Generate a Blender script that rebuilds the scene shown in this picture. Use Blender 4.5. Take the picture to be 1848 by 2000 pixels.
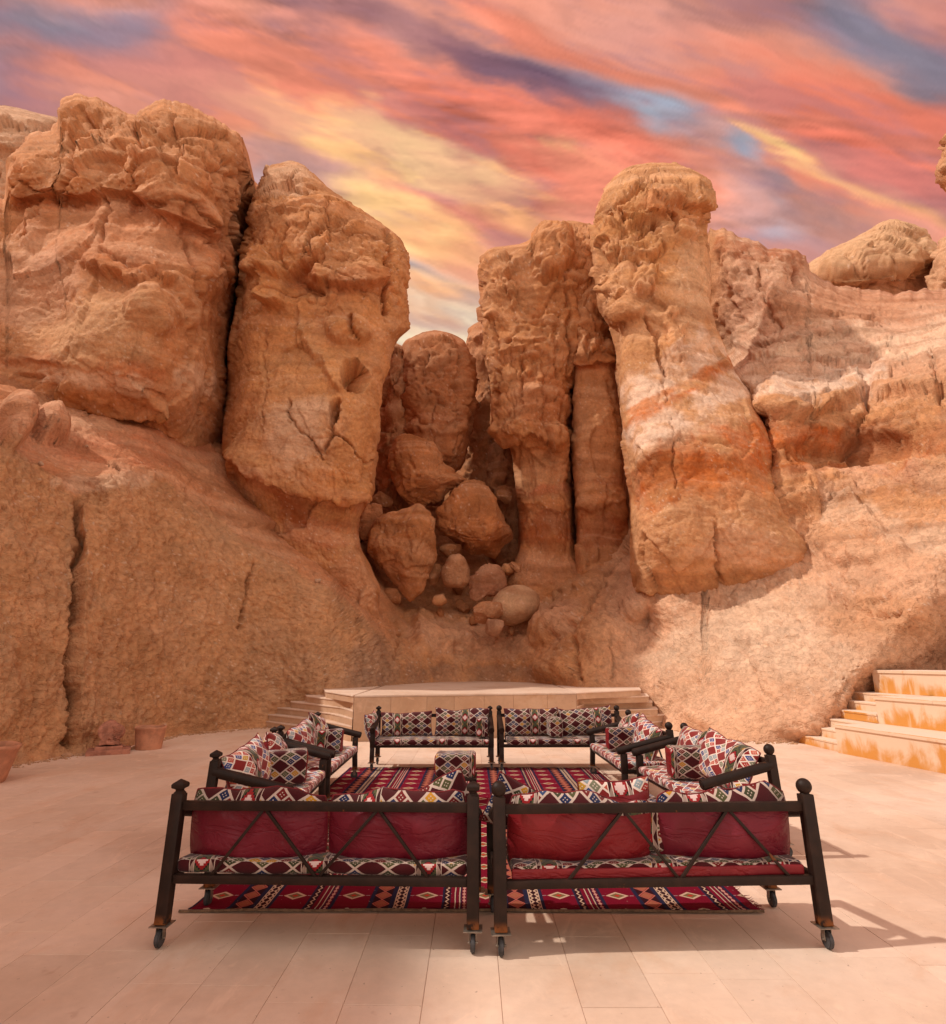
import bpy, bmesh, math, random
import numpy as np
from mathutils import Vector, Matrix

sc = bpy.context.scene
for o in list(bpy.data.objects):
    bpy.data.objects.remove(o)
COL = sc.collection
R = math.radians

# ------------------------------------------------------------------ camera
CAM_H = 1.75
FOC = 1191.5            # focal length in units of a 1848-wide picture
PITCH = 0.238734
cam_d = bpy.data.cameras.new('camera')
cam_d.sensor_fit = 'HORIZONTAL'
cam_d.sensor_width = 36.0
cam_d.lens = FOC / 1848.0 * 36.0
cam_d.clip_start = 0.05
cam_d.clip_end = 2000
cam = bpy.data.objects.new('camera', cam_d)
COL.objects.link(cam)
cam.location = (0, 0, CAM_H)
cam.rotation_euler = (math.pi/2 + PITCH, 0, 0)
sc.camera = cam

# ------------------------------------------------------------------ exposure
sc.view_settings.view_transform = 'Standard'
sc.view_settings.look = 'None'
sc.view_settings.exposure = 0.0
sc.view_settings.gamma = 1.0
sc.view_settings.use_curve_mapping = False
sc.cycles.max_bounces = 7
sc.cycles.diffuse_bounces = 4
sc.cycles.glossy_bounces = 3
sc.cycles.use_denoising = True

# ------------------------------------------------------------------ sun
SUN_EL, SUN_AZ = R(50), R(-95)      # azimuth measured from +Y towards +X
sun_d = bpy.data.lights.new('sun', 'SUN')
sun_d.energy = SUN_E = 2.7
sun_d.angle = R(1.5)
sun_d.color = (1.0, 0.90, 0.78)
sun = bpy.data.objects.new('sun', sun_d)
COL.objects.link(sun)
sdir = Vector((math.sin(SUN_AZ)*math.cos(SUN_EL), math.cos(SUN_AZ)*math.cos(SUN_EL), math.sin(SUN_EL)))
sun.rotation_euler = (-sdir).to_track_quat('-Z', 'Y').to_euler()
sun.location = (0, 0, 60)

# ------------------------------------------------------------------ tiny node language
class NT:
    """arithmetic on sockets builds Math nodes"""
    def __init__(s, tree): s.t = tree; s.n = tree.nodes; s.l = tree.links
    def new(s, typ, **kw):
        n = s.n.new(typ)
        for k, v in kw.items(): setattr(n, k, v)
        return n
    def put(s, sock, v):
        if isinstance(v, X): s.l.new(v.s, sock)
        elif isinstance(v, bpy.types.NodeSocket): s.l.new(v, sock)
        else: sock.default_value = v
    def m(s, op, *a, clamp=False):
        n = s.new('ShaderNodeMath', operation=op, use_clamp=clamp)
        for i, v in enumerate(a): s.put(n.inputs[i], v)
        return X(s, n.outputs[0])
    def vec(s, x, y, z):
        n = s.new('ShaderNodeCombineXYZ')
        for i, v in enumerate((x, y, z)): s.put(n.inputs[i], v)
        return n.outputs[0]
    def sep(s, v):
        n = s.new('ShaderNodeSeparateXYZ'); s.put(n.inputs[0], v)
        return [X(s, n.outputs[i]) for i in range(3)]
    def mapping(s, v, loc=(0,0,0), rot=(0,0,0), scale=(1,1,1), typ='POINT'):
        n = s.new('ShaderNodeMapping', vector_type=typ)
        s.put(n.inputs['Vector'], v); n.inputs['Location'].default_value = loc
        n.inputs['Rotation'].default_value = rot; n.inputs['Scale'].default_value = scale
        return n.outputs[0]
    def noise(s, v, scale=1., detail=4., rough=.5, lac=2., dist=0., out=0, typ='FBM'):
        n = s.new('ShaderNodeTexNoise', noise_type=typ)
        s.put(n.inputs['Vector'], v)
        n.inputs['Scale'].default_value = scale; n.inputs['Detail'].default_value = detail
        n.inputs['Roughness'].default_value = rough; n.inputs['Lacunarity'].default_value = lac
        n.inputs['Distortion'].default_value = dist
        return X(s, n.outputs[0]) if out == 0 else n.outputs[1]
    def voro(s, v, scale=1., feature='F1', rnd=1., out='Distance'):
        n = s.new('ShaderNodeTexVoronoi', feature=feature)
        s.put(n.inputs['Vector'], v); n.inputs['Scale'].default_value = scale
        n.inputs['Randomness'].default_value = rnd
        return n.outputs[out]
    def ramp(s, fac, stops, interp='LINEAR'):
        n = s.new('ShaderNodeValToRGB'); s.put(n.inputs[0], fac)
        cr = n.color_ramp; cr.interpolation = interp
        while len(cr.elements) > 1: cr.elements.remove(cr.elements[-1])
        for i, (p, c) in enumerate(stops):
            e = cr.elements[0] if i == 0 else cr.elements.new(p)
            e.position = p; e.color = (*c, 1) if len(c) == 3 else c
        return n.outputs[0]
    def mix(s, f, a, b, blend='MIX'):
        n = s.new('ShaderNodeMix', data_type='RGBA', blend_type=blend)
        n.clamp_factor = True
        s.put(n.inputs[0], f)
        for k, v in ((6, a), (7, b)):
            if isinstance(v, tuple): v = (*v, 1) if len(v) == 3 else v
            s.put(n.inputs[k], v)
        return n.outputs[2]
    def smooth(s, v, a, b, lo=0., hi=1.):
        n = s.new('ShaderNodeMapRange', interpolation_type='SMOOTHSTEP')
        s.put(n.inputs[0], v)
        n.inputs[1].default_value = a; n.inputs[2].default_value = b
        n.inputs[3].default_value = lo; n.inputs[4].default_value = hi
        return X(s, n.outputs[0])
class X:
    def __init__(s, g, sock): s.g = g; s.s = sock
    def __add__(s, o): return s.g.m('ADD', s, o)
    def __radd__(s, o): return s.g.m('ADD', o, s)
    def __sub__(s, o): return s.g.m('SUBTRACT', s, o)
    def __rsub__(s, o): return s.g.m('SUBTRACT', o, s)
    def __mul__(s, o): return s.g.m('MULTIPLY', s, o)
    def __rmul__(s, o): return s.g.m('MULTIPLY', o, s)
    def __truediv__(s, o): return s.g.m('DIVIDE', s, o)
    def __lt__(s, o): return s.g.m('LESS_THAN', s, o)
    def __gt__(s, o): return s.g.m('GREATER_THAN', s, o)
    def fl(s): return s.g.m('FLOOR', s)
    def fr(s): return s.g.m('FRACT', s)
    def abs(s): return s.g.m('ABSOLUTE', s)
    def mn(s, o): return s.g.m('MINIMUM', s, o)
    def mx(s, o): return s.g.m('MAXIMUM', s, o)
    def mod(s, o): return s.g.m('FLOORED_MODULO', s, o)
    def tri(s): return s.g.m('PINGPONG', s, 0.5) * 2.0      # 0..1..0 with period 1

# ------------------------------------------------------------------ world (its cloud layer is computed below)
SKY_STRENGTH = 1.0
wd = bpy.data.worlds.new('World'); sc.world = wd; wd.use_nodes = True
g = NT(wd.node_tree); g.n.clear()

# ------------------------------------------------------------------ helpers: picture point at depth, noise in numpy
cp_, sp_ = math.cos(PITCH), math.sin(PITCH)
def pix(px, py, D):
    px = np.asarray(px, float); py = np.asarray(py, float)
    Xc = (px-924)/FOC; Yc = (1000-py)/FOC
    yc = cp_-Yc*sp_; zz = sp_+Yc*cp_
    return np.stack(np.broadcast_arrays(Xc/yc*D, D+0*px, CAM_H+zz/yc*D), -1)
def gp(px, py, z=0.0):
    Xc = (px-924)/FOC; Yc = (1000-py)/FOC
    yc = cp_-Yc*sp_; zz = sp_+Yc*cp_
    t = (z-CAM_H)/zz
    return Vector((Xc*t, yc*t, z))

_perm = np.random.RandomState(7).permutation(4096).astype(np.int64)
def _h(ix, iy, iz, s=0):
    return _perm[(_perm[(_perm[(ix+s*131) & 4095] + iy) & 4095] + iz) & 4095]
_grad = np.random.RandomState(3).normal(size=(4096, 3)); _grad /= np.linalg.norm(_grad, axis=1)[:, None]
_grad = _grad.astype(np.float32)
def perlin(P, s=0):
    P = np.asarray(P, np.float32); i = np.floor(P).astype(np.int64); f = P-i
    u = f*f*f*(f*(f*6-15)+10)
    r = 0
    for cx in (0, 1):
        wx = u[..., 0] if cx else 1-u[..., 0]
        for cy in (0, 1):
            wy = u[..., 1] if cy else 1-u[..., 1]
            for cz in (0, 1):
                wz = u[..., 2] if cz else 1-u[..., 2]
                gg = _grad[_h(i[..., 0]+cx, i[..., 1]+cy, i[..., 2]+cz, s)]
                d = gg[..., 0]*(f[..., 0]-cx)+gg[..., 1]*(f[..., 1]-cy)+gg[..., 2]*(f[..., 2]-cz)
                r = r+wx*wy*wz*d
    return r*1.5
def fbm(P, oct=4, s=0, gain=.5, lac=2.03):
    r = 0; a = 1.; P = np.asarray(P, np.float32)
    for k in range(oct):
        r = r+a*perlin(P, s+k); P = P*lac+17.3; a *= gain
    return r
def ridged(P, oct=4, s=0, gain=.5):
    r = 0; a = 1.; P = np.asarray(P, np.float32)
    for k in range(oct):
        r = r+a*(1-np.abs(perlin(P, s+k))*2.2); P = P*2.1+9.7; a *= gain
    return r
def worley(P, s=0, full=False):
    P = np.asarray(P, np.float32); i = np.floor(P).astype(np.int64); f = P-i
    F1 = np.full(P.shape[:-1], 9., np.float32); F2 = F1.copy(); cid = np.zeros(P.shape[:-1], np.int64); off_ = np.zeros(P.shape, np.float32) if full else None
    for a in (-1, 0, 1):
        for b in (-1, 0, 1):
            for c in (-1, 0, 1):
                h = _h(i[..., 0]+a, i[..., 1]+b, i[..., 2]+c, s)
                ox = a+_perm[(h+1) & 4095]/4096.; oy = b+_perm[(h+2) & 4095]/4096.; oz = c+_perm[(h+3) & 4095]/4096.
                d = np.sqrt((ox-f[..., 0])**2+(oy-f[..., 1])**2+(oz-f[..., 2])**2)
                n = d < F1
                F2 = np.where(n, F1, np.minimum(F2, d)); F1 = np.where(n, d, F1); cid = np.where(n, h, cid)
                if full: off_[n] = np.stack([ox-f[..., 0], oy-f[..., 1], oz-f[..., 2]], -1)[n]
    if full: return F1, F2, _perm[(cid+9) & 4095]/4096., (off_*_grad[cid & 4095]).sum(-1)
    return F1, F2, _perm[(cid+9) & 4095]/4096.
def sst(x, a, b):
    t = np.clip((x-a)/(b-a), 0, 1); return t*t*(3-2*t)
def rbf(ctrl, px, py, c=25.):
    A = np.array(ctrl, float); xy = A[:, :2]; v = A[:, 2]
    K = np.sqrt(((xy[:, None]-xy[None])**2).sum(-1)+c*c)
    n = len(A); M = np.zeros((n+3, n+3)); M[:n, :n] = K; M[:n, n] = 1; M[:n, n+1:] = xy/1000; M[n, :n] = 1; M[n+1:, :n] = xy.T/1000
    w = np.linalg.solve(M, np.r_[v, 0, 0, 0])
    out = w[n]+w[n+1]*px/1000+w[n+2]*py/1000
    for k in range(n): out = out+w[k]*np.sqrt((px-xy[k, 0])**2+(py-xy[k, 1])**2+c*c)
    return out
def polyd(px, py, pts):
    """distance to a polyline and signed side (positive = left/up side walking left to right) and parameter 0..1"""
    best = np.full(px.shape, 1e9); sg = np.zeros(px.shape); tt = np.zeros(px.shape)
    n = len(pts)-1
    for k in range(n):
        ax, ay = pts[k]; bx, by = pts[k+1]; dx, dy = bx-ax, by-ay; L2 = dx*dx+dy*dy
        t = np.clip(((px-ax)*dx+(py-ay)*dy)/L2, 0, 1)
        qx, qy = px-(ax+t*dx), py-(ay+t*dy); d = np.hypot(qx, qy)
        m = d < best
        best = np.where(m, d, best); sg = np.where(m, np.sign(dy*qx-dx*qy), sg); tt = np.where(m, (k+t)/n, tt)
    return best, sg, tt

def mesh_from(name, V, F, mat, smooth=True, parent=None, uv=None, link=True):
    me = bpy.data.meshes.new(name)
    me.from_pydata([tuple(v) for v in V], [], F)
    if smooth:
        me.polygons.foreach_set('use_smooth', [True]*len(me.polygons))
    if uv is not None:
        ul = me.uv_layers.new(name='UVMap')
        li = np.zeros(len(me.loops), np.int64); me.loops.foreach_get('vertex_index', li)
        ul.data.foreach_set('uv', np.asarray(uv, np.float32)[li].ravel())
    mats = mat if isinstance(mat, (list, tuple)) else [mat]
    for m_ in mats: me.materials.append(m_)
    me.update()
    o = bpy.data.objects.new(name, me)
    if link: COL.objects.link(o)
    if parent is not None: o.parent = parent
    return o
def grid_mesh(name, P, mat, closed=False, col=None):
    m, n = P.shape[:2]
    V = P.reshape(-1, 3).astype(np.float32)
    nn = n if closed else n-1
    j = np.arange(m-1)[:, None]; i = np.arange(nn)[None]
    i2 = (i+1) % n
    F = np.stack([(j*n+i), (j*n+i2), ((j+1)*n+i2), ((j+1)*n+i)], -1).reshape(-1, 4)
    me = bpy.data.meshes.new(name)
    me.vertices.add(len(V)); me.vertices.foreach_set('co', V.ravel())
    me.loops.add(F.size); me.loops.foreach_set('vertex_index', F.ravel().astype(np.int32))
    me.polygons.add(len(F)); me.polygons.foreach_set('loop_start', np.arange(0, F.size, 4, dtype=np.int32))
    me.polygons.foreach_set('use_smooth', np.ones(len(F), bool))
    me.update(calc_edges=True); me.validate()
    if col is not None:
        ca = me.color_attributes.new('tint', 'FLOAT_COLOR', 'POINT')
        c4 = np.ones((len(V), 4), np.float32); c4[:, :3] = col.reshape(-1, 3)
        ca.data.foreach_set('color', c4.ravel())
    me.materials.append(mat)
    o = bpy.data.objects.new(name, me); COL.objects.link(o)
    return o
def tag(o, label=None, cat=None, group=None, kind=None):
    if label: o['label'] = label
    if cat: o['category'] = cat
    if group: o['group'] = group
    if kind: o['kind'] = kind
    return o
def empty(name, loc=(0, 0, 0), rz=0.):
    o = bpy.data.objects.new(name, None); COL.objects.link(o); o.location = loc; o.rotation_euler = (0, 0, rz)
    o.empty_display_size = .2
    return o

# ------------------------------------------------------------------ sky: dusk clouds over a Nishita sky
SAL = (.86, .26, .16); COR = (.80, .19, .115); PEA = (1.0, .45, .20); YEL = (1.2, .72, .30); MAU = (.33, .14, .165); BGY = (.24, .21, .27)
LBL = (.36, .42, .52); LIL = (.66, .36, .33); DPU = (.17, .08, .13); CRM = (.98, .80, .55)
# patches of cloud and clear sky: place in the picture, size, tilt, colour, strength (turned into directions below)
_S = [
 (-200,100,500,200,0,MAU,.6),(60,60,260,90,5,BGY,.7),(270,5,170,60,10,BGY,.8),(150,140,260,60,-5,SAL,.5),(30,190,160,70,0,MAU,.7),(20,160,100,40,0,BGY,.4),
 (430,60,200,90,-30,SAL,.9),(350,130,260,60,-10,SAL,.7),(640,20,160,70,-20,MAU,.8),(780,70,200,60,-25,LIL,.35),(600,150,240,70,-25,SAL,.9),(1040,40,260,60,-18,SAL,.9),
 (900,140,220,55,-28,DPU,.85),(1060,175,240,55,-22,BGY,.85),(1230,225,160,55,-15,LBL,.85),(1330,250,110,60,-10,BGY,.6),(1170,100,220,45,-20,SAL,.9),(1350,60,180,60,-15,LIL,.4),
 (1500,170,260,70,-20,SAL,.85),(1400,200,120,60,-10,SAL,.7),(1640,200,240,50,-20,COR,.7),(1700,50,280,90,-25,BGY,.85),(1840,130,200,90,-20,BGY,.85),(1480,20,160,50,0,MAU,.5),(2100,200,400,300,0,MAU,.7),
 (860,220,300,50,-25,COR,.9),(700,190,240,45,-22,SAL,.8),(1120,290,230,55,-22,COR,.9),(560,250,300,55,-15,PEA,.75),(420,210,200,50,-10,SAL,.7),(700,270,260,40,-25,PEA,.85),
 (830,300,260,30,-25,YEL,.95),(960,335,200,34,-22,YEL,.9),(1060,375,160,40,-20,PEA,.9),(1160,360,160,30,-15,SAL,.8),(620,325,200,34,-12,LIL,.8),(720,372,180,30,-15,LIL,.7),(660,400,160,26,-12,BGY,.35),
 (780,395,160,26,-20,YEL,.55),(860,450,210,44,-15,YEL,1.0),(700,300,200,26,-22,YEL,.6),(820,400,170,30,-18,YEL,.7),(960,480,180,40,-10,PEA,.9),(900,480,120,24,-8,YEL,.8),(1000,420,180,34,-15,SAL,.5),(500,350,60,40,-20,LBL,.75),(500,300,120,40,-10,LIL,.5),
 (860,560,190,90,-8,(1.1,.78,.42),.65),(840,520,120,26,-10,LBL,.9),(900,550,110,24,-8,BGY,.6),(850,585,140,24,-14,PEA,.8),(880,630,160,34,-5,LIL,.6),(850,650,150,50,-3,CRM,.95),(920,600,100,16,-5,BGY,.4),
 (1400,290,110,60,-10,LIL,.8),(1450,345,80,45,-10,LBL,.85),(1520,315,130,24,-32,PEA,.95),(1620,365,200,26,-28,YEL,.95),(1760,425,190,34,-22,PEA,.9),(1700,310,220,50,-18,COR,.9),(1830,340,180,60,-15,COR,.8),
 (1760,240,200,40,-12,COR,.7),(1440,430,140,36,-5,LIL,.8),(1520,420,90,22,-5,BGY,.6),(1560,470,160,34,-5,LIL,.8),(1500,470,70,22,0,LBL,.5),(1860,440,120,40,0,MAU,.7),(1650,420,120,24,-15,SAL,.7),
 (1740,50,260,100,-25,BGY,.85),(1830,150,170,80,-20,BGY,.65),(60,30,220,60,0,BGY,.6),(1000,165,230,48,-25,DPU,.75),(820,95,160,40,-25,MAU,.5)]

def _dir(px, py):
    X_ = (px-924)/FOC; Y_ = (1000-py)/FOC
    y = cp_-Y_*sp_; z = sp_+Y_*cp_; n = math.sqrt(X_*X_+y*y+z*z)
    return math.degrees(math.atan2(X_, y)), math.degrees(math.asin(z/n))
def build_sky():
    W_, H_ = 2048, 1024
    az = (np.arange(W_)+.5)/W_*360-180            # azimuth from +Y towards +X
    el = (np.arange(H_//2, H_)+.5)/H_*180-90      # upper half
    A, E = np.meshgrid(az, el)
    ca, sa, ce, se = np.cos(np.radians(A)), np.sin(np.radians(A)), np.cos(np.radians(E)), np.sin(np.radians(E))
    Dv = np.stack([sa*ce, ca*ce, se], -1).astype(np.float32)
    # picture-plane coordinates of every direction in front; elsewhere they fade to plain azimuth / elevation
    fy = np.maximum(Dv[..., 1]*cp_+Dv[..., 2]*sp_, .12); upc = -Dv[..., 1]*sp_+Dv[..., 2]*cp_
    PXs = 924+FOC*Dv[..., 0]/fy; PYs = 1000-FOC*upc/fy
    front = sst(Dv[..., 1]*cp_+Dv[..., 2]*sp_, .14, .34)
    u = front*np.clip(PXs, -3000, 5000)/1000+(1-front)*A/45; v = front*np.clip(PYs, -4000, 2000)/1000+(1-front)*(1-E/45)
    far = 0.5+0.5*np.cos(np.radians(np.clip((np.abs(A)-150)/30, 0, 1)*180))
    c18, s18 = math.cos(R(17)), math.sin(R(17))
    ur = u*c18+v*s18; vr = -u*s18+v*c18
    q = np.stack([ur*1.6, vr*5.0, 0*u], -1).astype(np.float32)
    w1 = fbm(q, 6, 300, .55)*far; w2 = fbm(q+31, 6, 310, .55)*far
    t = np.clip(E/90, 0, 1)[..., None]
    base = np.array((1.20, .97, .80))*(1-t)+np.array((1.04, .86, .78))*t
    f4 = front[..., None]
    base = base*(1-f4)+(np.array((.80, .31, .21)))*f4
    col = base+0*Dv
    Aw = PXs+w1*170; Ew = PYs+w2*75
    for (px, py, rx, ry, rot, c, st) in _S:
        ra = rx*1.15; re = ry*1.45
        cr, sr = math.cos(R(-rot)), math.sin(R(-rot))
        dx = Aw-px; dy = Ew-py
        rr = np.hypot((dx*cr+dy*sr)/ra, (-dx*sr+dy*cr)/re)
        f = (1-sst(rr, .0, 1.12))*np.minimum(st*1.08, .98)*front
        col = col*(1-f[..., None])+np.array(c)*f[..., None]
    st1 = fbm(np.stack([ur*2.4+w1*.4, vr*15+w2*.9, 0*u+5], -1), 6, 320, .60)*far
    st2 = fbm(np.stack([ur*5., (v*.93-u*.05)*36, 0*u+9], -1), 4, 330, .55)*far*sst(fbm(q*.8+70, 3, 340), -.1, .4)
    br = 1+st1*.28+st2*.34
    hue = fbm(np.stack([ur*2.0, vr*10, 0*u+15], -1), 5, 350, .6)*far
    col = col*br[..., None]
    hm = np.clip(hue*1.0, 0, .30)[..., None]; col = col*(1-hm)+np.array((.38, .20, .25))*hm
    hm = np.clip(-hue*1.3, 0, .35)[..., None]; col = col*(1-hm)+col*np.array((1.16, 1.10, 1.0))*hm
    full = np.ones((H_, W_, 4), np.float32)
    full[H_//2:, :, :3] = np.clip(col, .02, 1.3); full[:H_//2, :, :3] = (.42, .28, .20)
    # Blender equirect: u = 0.5 is -Y ... shift so that column matches azimuth
    img = bpy.data.images.new('dusk_clouds', W_, H_, float_buffer=True, alpha=False)
    img.colorspace_settings.name = 'Linear Rec.709'
    img.pixels.foreach_set(full.ravel()); img.update(); img.pack()
    tc = g.new('ShaderNodeTexCoord').outputs['Generated']
    mp_ = g.mapping(tc, rot=(0, 0, R(-90)))
    env = g.new('ShaderNodeTexEnvironment'); env.image = img; env.interpolation = 'Linear'; g.l.new(mp_, env.inputs[0])
    sky = g.new('ShaderNodeTexSky', sky_type='NISHITA')
    sky.sun_disc = False; sky.sun_elevation = SUN_EL; sky.sun_rotation = SUN_AZ
    sky.air_density = 1.2; sky.dust_density = 2.5
    sc_ = g.new('ShaderNodeVectorMath', operation='SCALE'); g.l.new(sky.outputs[0], sc_.inputs[0]); sc_.inputs['Scale'].default_value = 0.085
    c = g.mix(.06, env.outputs[0], sc_.outputs[0])
    bg = g.new('ShaderNodeBackground'); g.l.new(c, bg.inputs[0]); bg.inputs[1].default_value = SKY_STRENGTH
    out = g.new('ShaderNodeOutputWorld'); g.l.new(bg.outputs[0], out.inputs[0])
build_sky()
# ------------------------------------------------------------------ materials
def new_mat(name):
    m = bpy.data.materials.new(name); m.use_nodes = True
    g = NT(m.node_tree); g.n.clear()
    b = g.new('ShaderNodeBsdfPrincipled'); o = g.new('ShaderNodeOutputMaterial')
    g.l.new(b.outputs[0], o.inputs[0])
    return m, g, b
def bump(g, b, h, strength=.5, dist=.02):
    n = g.new('ShaderNodeBump'); n.inputs['Strength'].default_value = strength; n.inputs['Distance'].default_value = dist
    g.put(n.inputs['Height'], h); g.l.new(n.outputs[0], b.inputs['Normal'])
def rock_mat(name, grain=1.0):
    m, g, b = new_mat(name)
    at = g.new('ShaderNodeVertexColor'); at.layer_name = 'tint'
    tc = g.new('ShaderNodeTexCoord').outputs['Object']
    n2 = g.noise(tc, 11.0, 6, .68)
    c = g.new('ShaderNodeVectorMath', operation='SCALE'); g.l.new(at.outputs[0], c.inputs[0]); g.put(c.inputs['Scale'], .62 + n2*.76)
    g.l.new(c.outputs[0], b.inputs['Base Color']); b.inputs['Roughness'].default_value = .93
    b.inputs['Specular IOR Level'].default_value = .15
    cr = g.m('ABSOLUTE', g.noise(g.mapping(tc, scale=(1, 1, 1.7)), 3.2, 4, .62)-.5)
    bump(g, b, n2*.65 + g.smooth(cr, 0., .06)*.30, .5*grain, .10)
    return m
M = {}
M['rock'] = rock_mat('sandstone')
M['rock_wall'] = rock_mat('pitted_conglomerate', 1.35)

def stone_mat(name, base, alt, stain, st=.5, joint=False):
    m, g, b = new_mat(name)
    gm = g.new('ShaderNodeNewGeometry').outputs['Position']
    oi = X(g, g.new('ShaderNodeObjectInfo').outputs['Random'])
    a = g.noise(g.mapping(gm, scale=(1, 1.0, 1.4)), .55, 8, .62)
    c = g.mix(g.smooth(a, .38, .64), base, alt)
    c = g.mix(g.smooth(g.noise(g.mapping(gm, loc=(40, 7, 0)), .35, 6, .62), .46, .66)*.45, c, tuple(x*.74 for x in stain))
    s = g.noise(g.mapping(gm, loc=(11, 4, 0), scale=(1.0, .55, 1)), 1.7, 7, .66, dist=.6)
    c = g.mix(g.smooth(s, .50, .66)*st, c, stain)
    w = g.noise(g.mapping(gm, loc=(3, 9, 0), scale=(1, .5, 1)), 2.6, 6, .7, dist=1.2)
    c = g.mix(g.smooth(w, .56, .68)*.45, c, tuple(min(1, x*1.22) for x in base))
    d = g.noise(gm, 9.0, 5, .7)
    k = .78 + d*.28 + oi*.12
    cc = g.new('ShaderNodeVectorMath', operation='SCALE'); g.l.new(c, cc.inputs[0]); g.put(cc.inputs['Scale'], k)
    sp = g.smooth(g.noise(gm, 34, 2, .5), .71, .76)
    c = g.mix(sp*.5, cc.outputs[0], (.16, .09, .06))
    dd = g.smooth(g.noise(g.mapping(gm, loc=(70, 3, 0), rot=(0, 0, .3), scale=(.5, 1.6, 1)), 1.1, 7, .7, dist=.5), .55, .70)
    c = g.mix(dd*.30, c, (.80, .62, .48))
    c = g.mix(g.smooth(g.noise(g.mapping(gm, loc=(17, 30, 0)), 4.5, 3, .6), .66, .74)*.30, c, (.38, .20, .13))
    g.l.new(c, b.inputs['Base Color'])
    g.put(b.inputs['Roughness'], .5 + d*.35); b.inputs['Specular IOR Level'].default_value = .3
    bump(g, b, g.noise(gm, 14, 6, .6)*.6 + a*.4, .25, .01)
    return m
M['slab'] = stone_mat('worn_limestone_paving', (.72, .54, .42), (.76, .595, .485), (.66, .42, .285), .45)
M['grout'] = stone_mat('paving_grout', (.54, .37, .27), (.58, .40, .30), (.46, .30, .21), .3)
M['stage'] = stone_mat('pale_stone_cladding', (.62, .42, .285), (.56, .36, .24), (.50, .28, .15), .5)

def ochre_mat():
    m, g, b = new_mat('ochre_stained_stone')
    gm = g.new('ShaderNodeNewGeometry').outputs['Position']
    nrm = g.sep(g.new('ShaderNodeNewGeometry').outputs['Normal'])[2]
    a = g.noise(g.mapping(gm, scale=(1, 1, .6)), 1.6, 7, .6, dist=.8)
    dr = g.noise(g.mapping(gm, scale=(3.5, 3.5, .35)), 1.0, 5, .6)
    z = g.sep(gm)[2]
    zz = (z/.52).fr()                       # stains gather low on each riser
    f = g.smooth(a*.9 + dr*.5 - zz*.30, .50, .70)
    c = g.mix(f, (.80, .60, .44), (.66, .30, .065))
    c = g.mix(g.smooth(dr, .60, .68)*.5, c, (.84, .68, .52))
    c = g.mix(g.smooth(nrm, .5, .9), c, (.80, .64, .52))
    g.l.new(c, b.inputs['Base Color']); b.inputs['Roughness'].default_value = .7
    bump(g, b, g.noise(gm, 12, 6, .6), .25, .01)
    return m
M['ochre'] = ochre_mat()

def metal_mat():
    m, g, b = new_mat('dark_painted_steel')
    tc = g.new('ShaderNodeTexCoord').outputs['Object']
    a = g.noise(tc, 6, 5, .6)
    c = g.mix(g.smooth(a, .4, .7), (.016, .0075, .005), (.032, .015, .010))
    z = g.sep(tc)[2]
    r = g.smooth(g.noise(g.mapping(tc, loc=(2, 5, 1)), 5, 6, .7), .64, .70)
    c = g.mix(r*.8, c, (.20, .065, .02))
    low = g.smooth(z, .20, .135)*g.smooth(g.noise(tc, 14, 5, .7), .40, .58)
    c = g.mix(low, c, (.26, .085, .022))
    g.l.new(c, b.inputs['Base Color']); b.inputs['Metallic'].default_value = .0
    g.put(b.inputs['Roughness'], .42 + a*.3); b.inputs['Specular IOR Level'].default_value = .28
    bump(g, b, g.noise(tc, 40, 4, .6), .12, .004)
    return m
M['metal'] = metal_mat()
def simple(name, colr, rough=.6, metal=0., nz=0., sc_=30, bs=.2, bd=.004):
    m, g, b = new_mat(name)
    tc = g.new('ShaderNodeTexCoord').outputs['Object']
    n = g.noise(tc, sc_, 5, .6)
    c = g.mix(g.smooth(n, .35, .65), tuple(x*(1-nz) for x in colr), tuple(min(1, x*(1+nz)) for x in colr))
    g.l.new(c, b.inputs['Base Color']); b.inputs['Roughness'].default_value = rough; b.inputs['Metallic'].default_value = metal
    bump(g, b, n, bs, bd)
    return m
M['rubber'] = simple('grey_rubber', (.05, .05, .055), .7, 0, .3)
M['zinc'] = simple('worn_zinc', (.30, .26, .22), .45, .8, .3, 20)
M['terracotta'] = simple('terracotta', (.52, .24, .14), .9, 0, .15, 6, .5, .02)
M['redstone'] = simple('red_carved_stone', (.40, .17, .11), .95, 0, .25, 8, .7, .03)
M['piping'] = simple('dark_red_piping', (.16, .008, .012), .8, 0, .3)
def leather_mat(name, c0, c1):
    m, g, b = new_mat(name)
    tc = g.new('ShaderNodeTexCoord').outputs['Object']
    n = g.noise(tc, 2.2, 5, .6)
    c = g.mix(g.smooth(n, .3, .7), c0, c1)
    sc2 = g.smooth(g.noise(g.mapping(tc, scale=(1, 1, 6)), 5, 6, .7), .68, .72)
    c = g.mix(sc2*.3, c, (.45, .16, .15))
    g.l.new(c, b.inputs['Base Color']); g.put(b.inputs['Roughness'], .42 + n*.2); b.inputs['Specular IOR Level'].default_value = .4
    wr = g.noise(g.mapping(tc, rot=(0, .5, 0), scale=(2.2, 1, 6.0)), 1.0, 5, .55, dist=.8)
    bump(g, b, g.noise(tc, 3.0, 4, .55)*.7 + g.smooth((wr-.5).abs(), 0., .07)*.22 + g.noise(tc, 60, 3, .5)*.06, .55, .035)
    return m
M['leather'] = leather_mat('crimson_leatherette', (.135, .004, .018), (.18, .008, .026))
M['leather2'] = leather_mat('red_leatherette', (.24, .009, .013), (.19, .007, .016))

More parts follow.
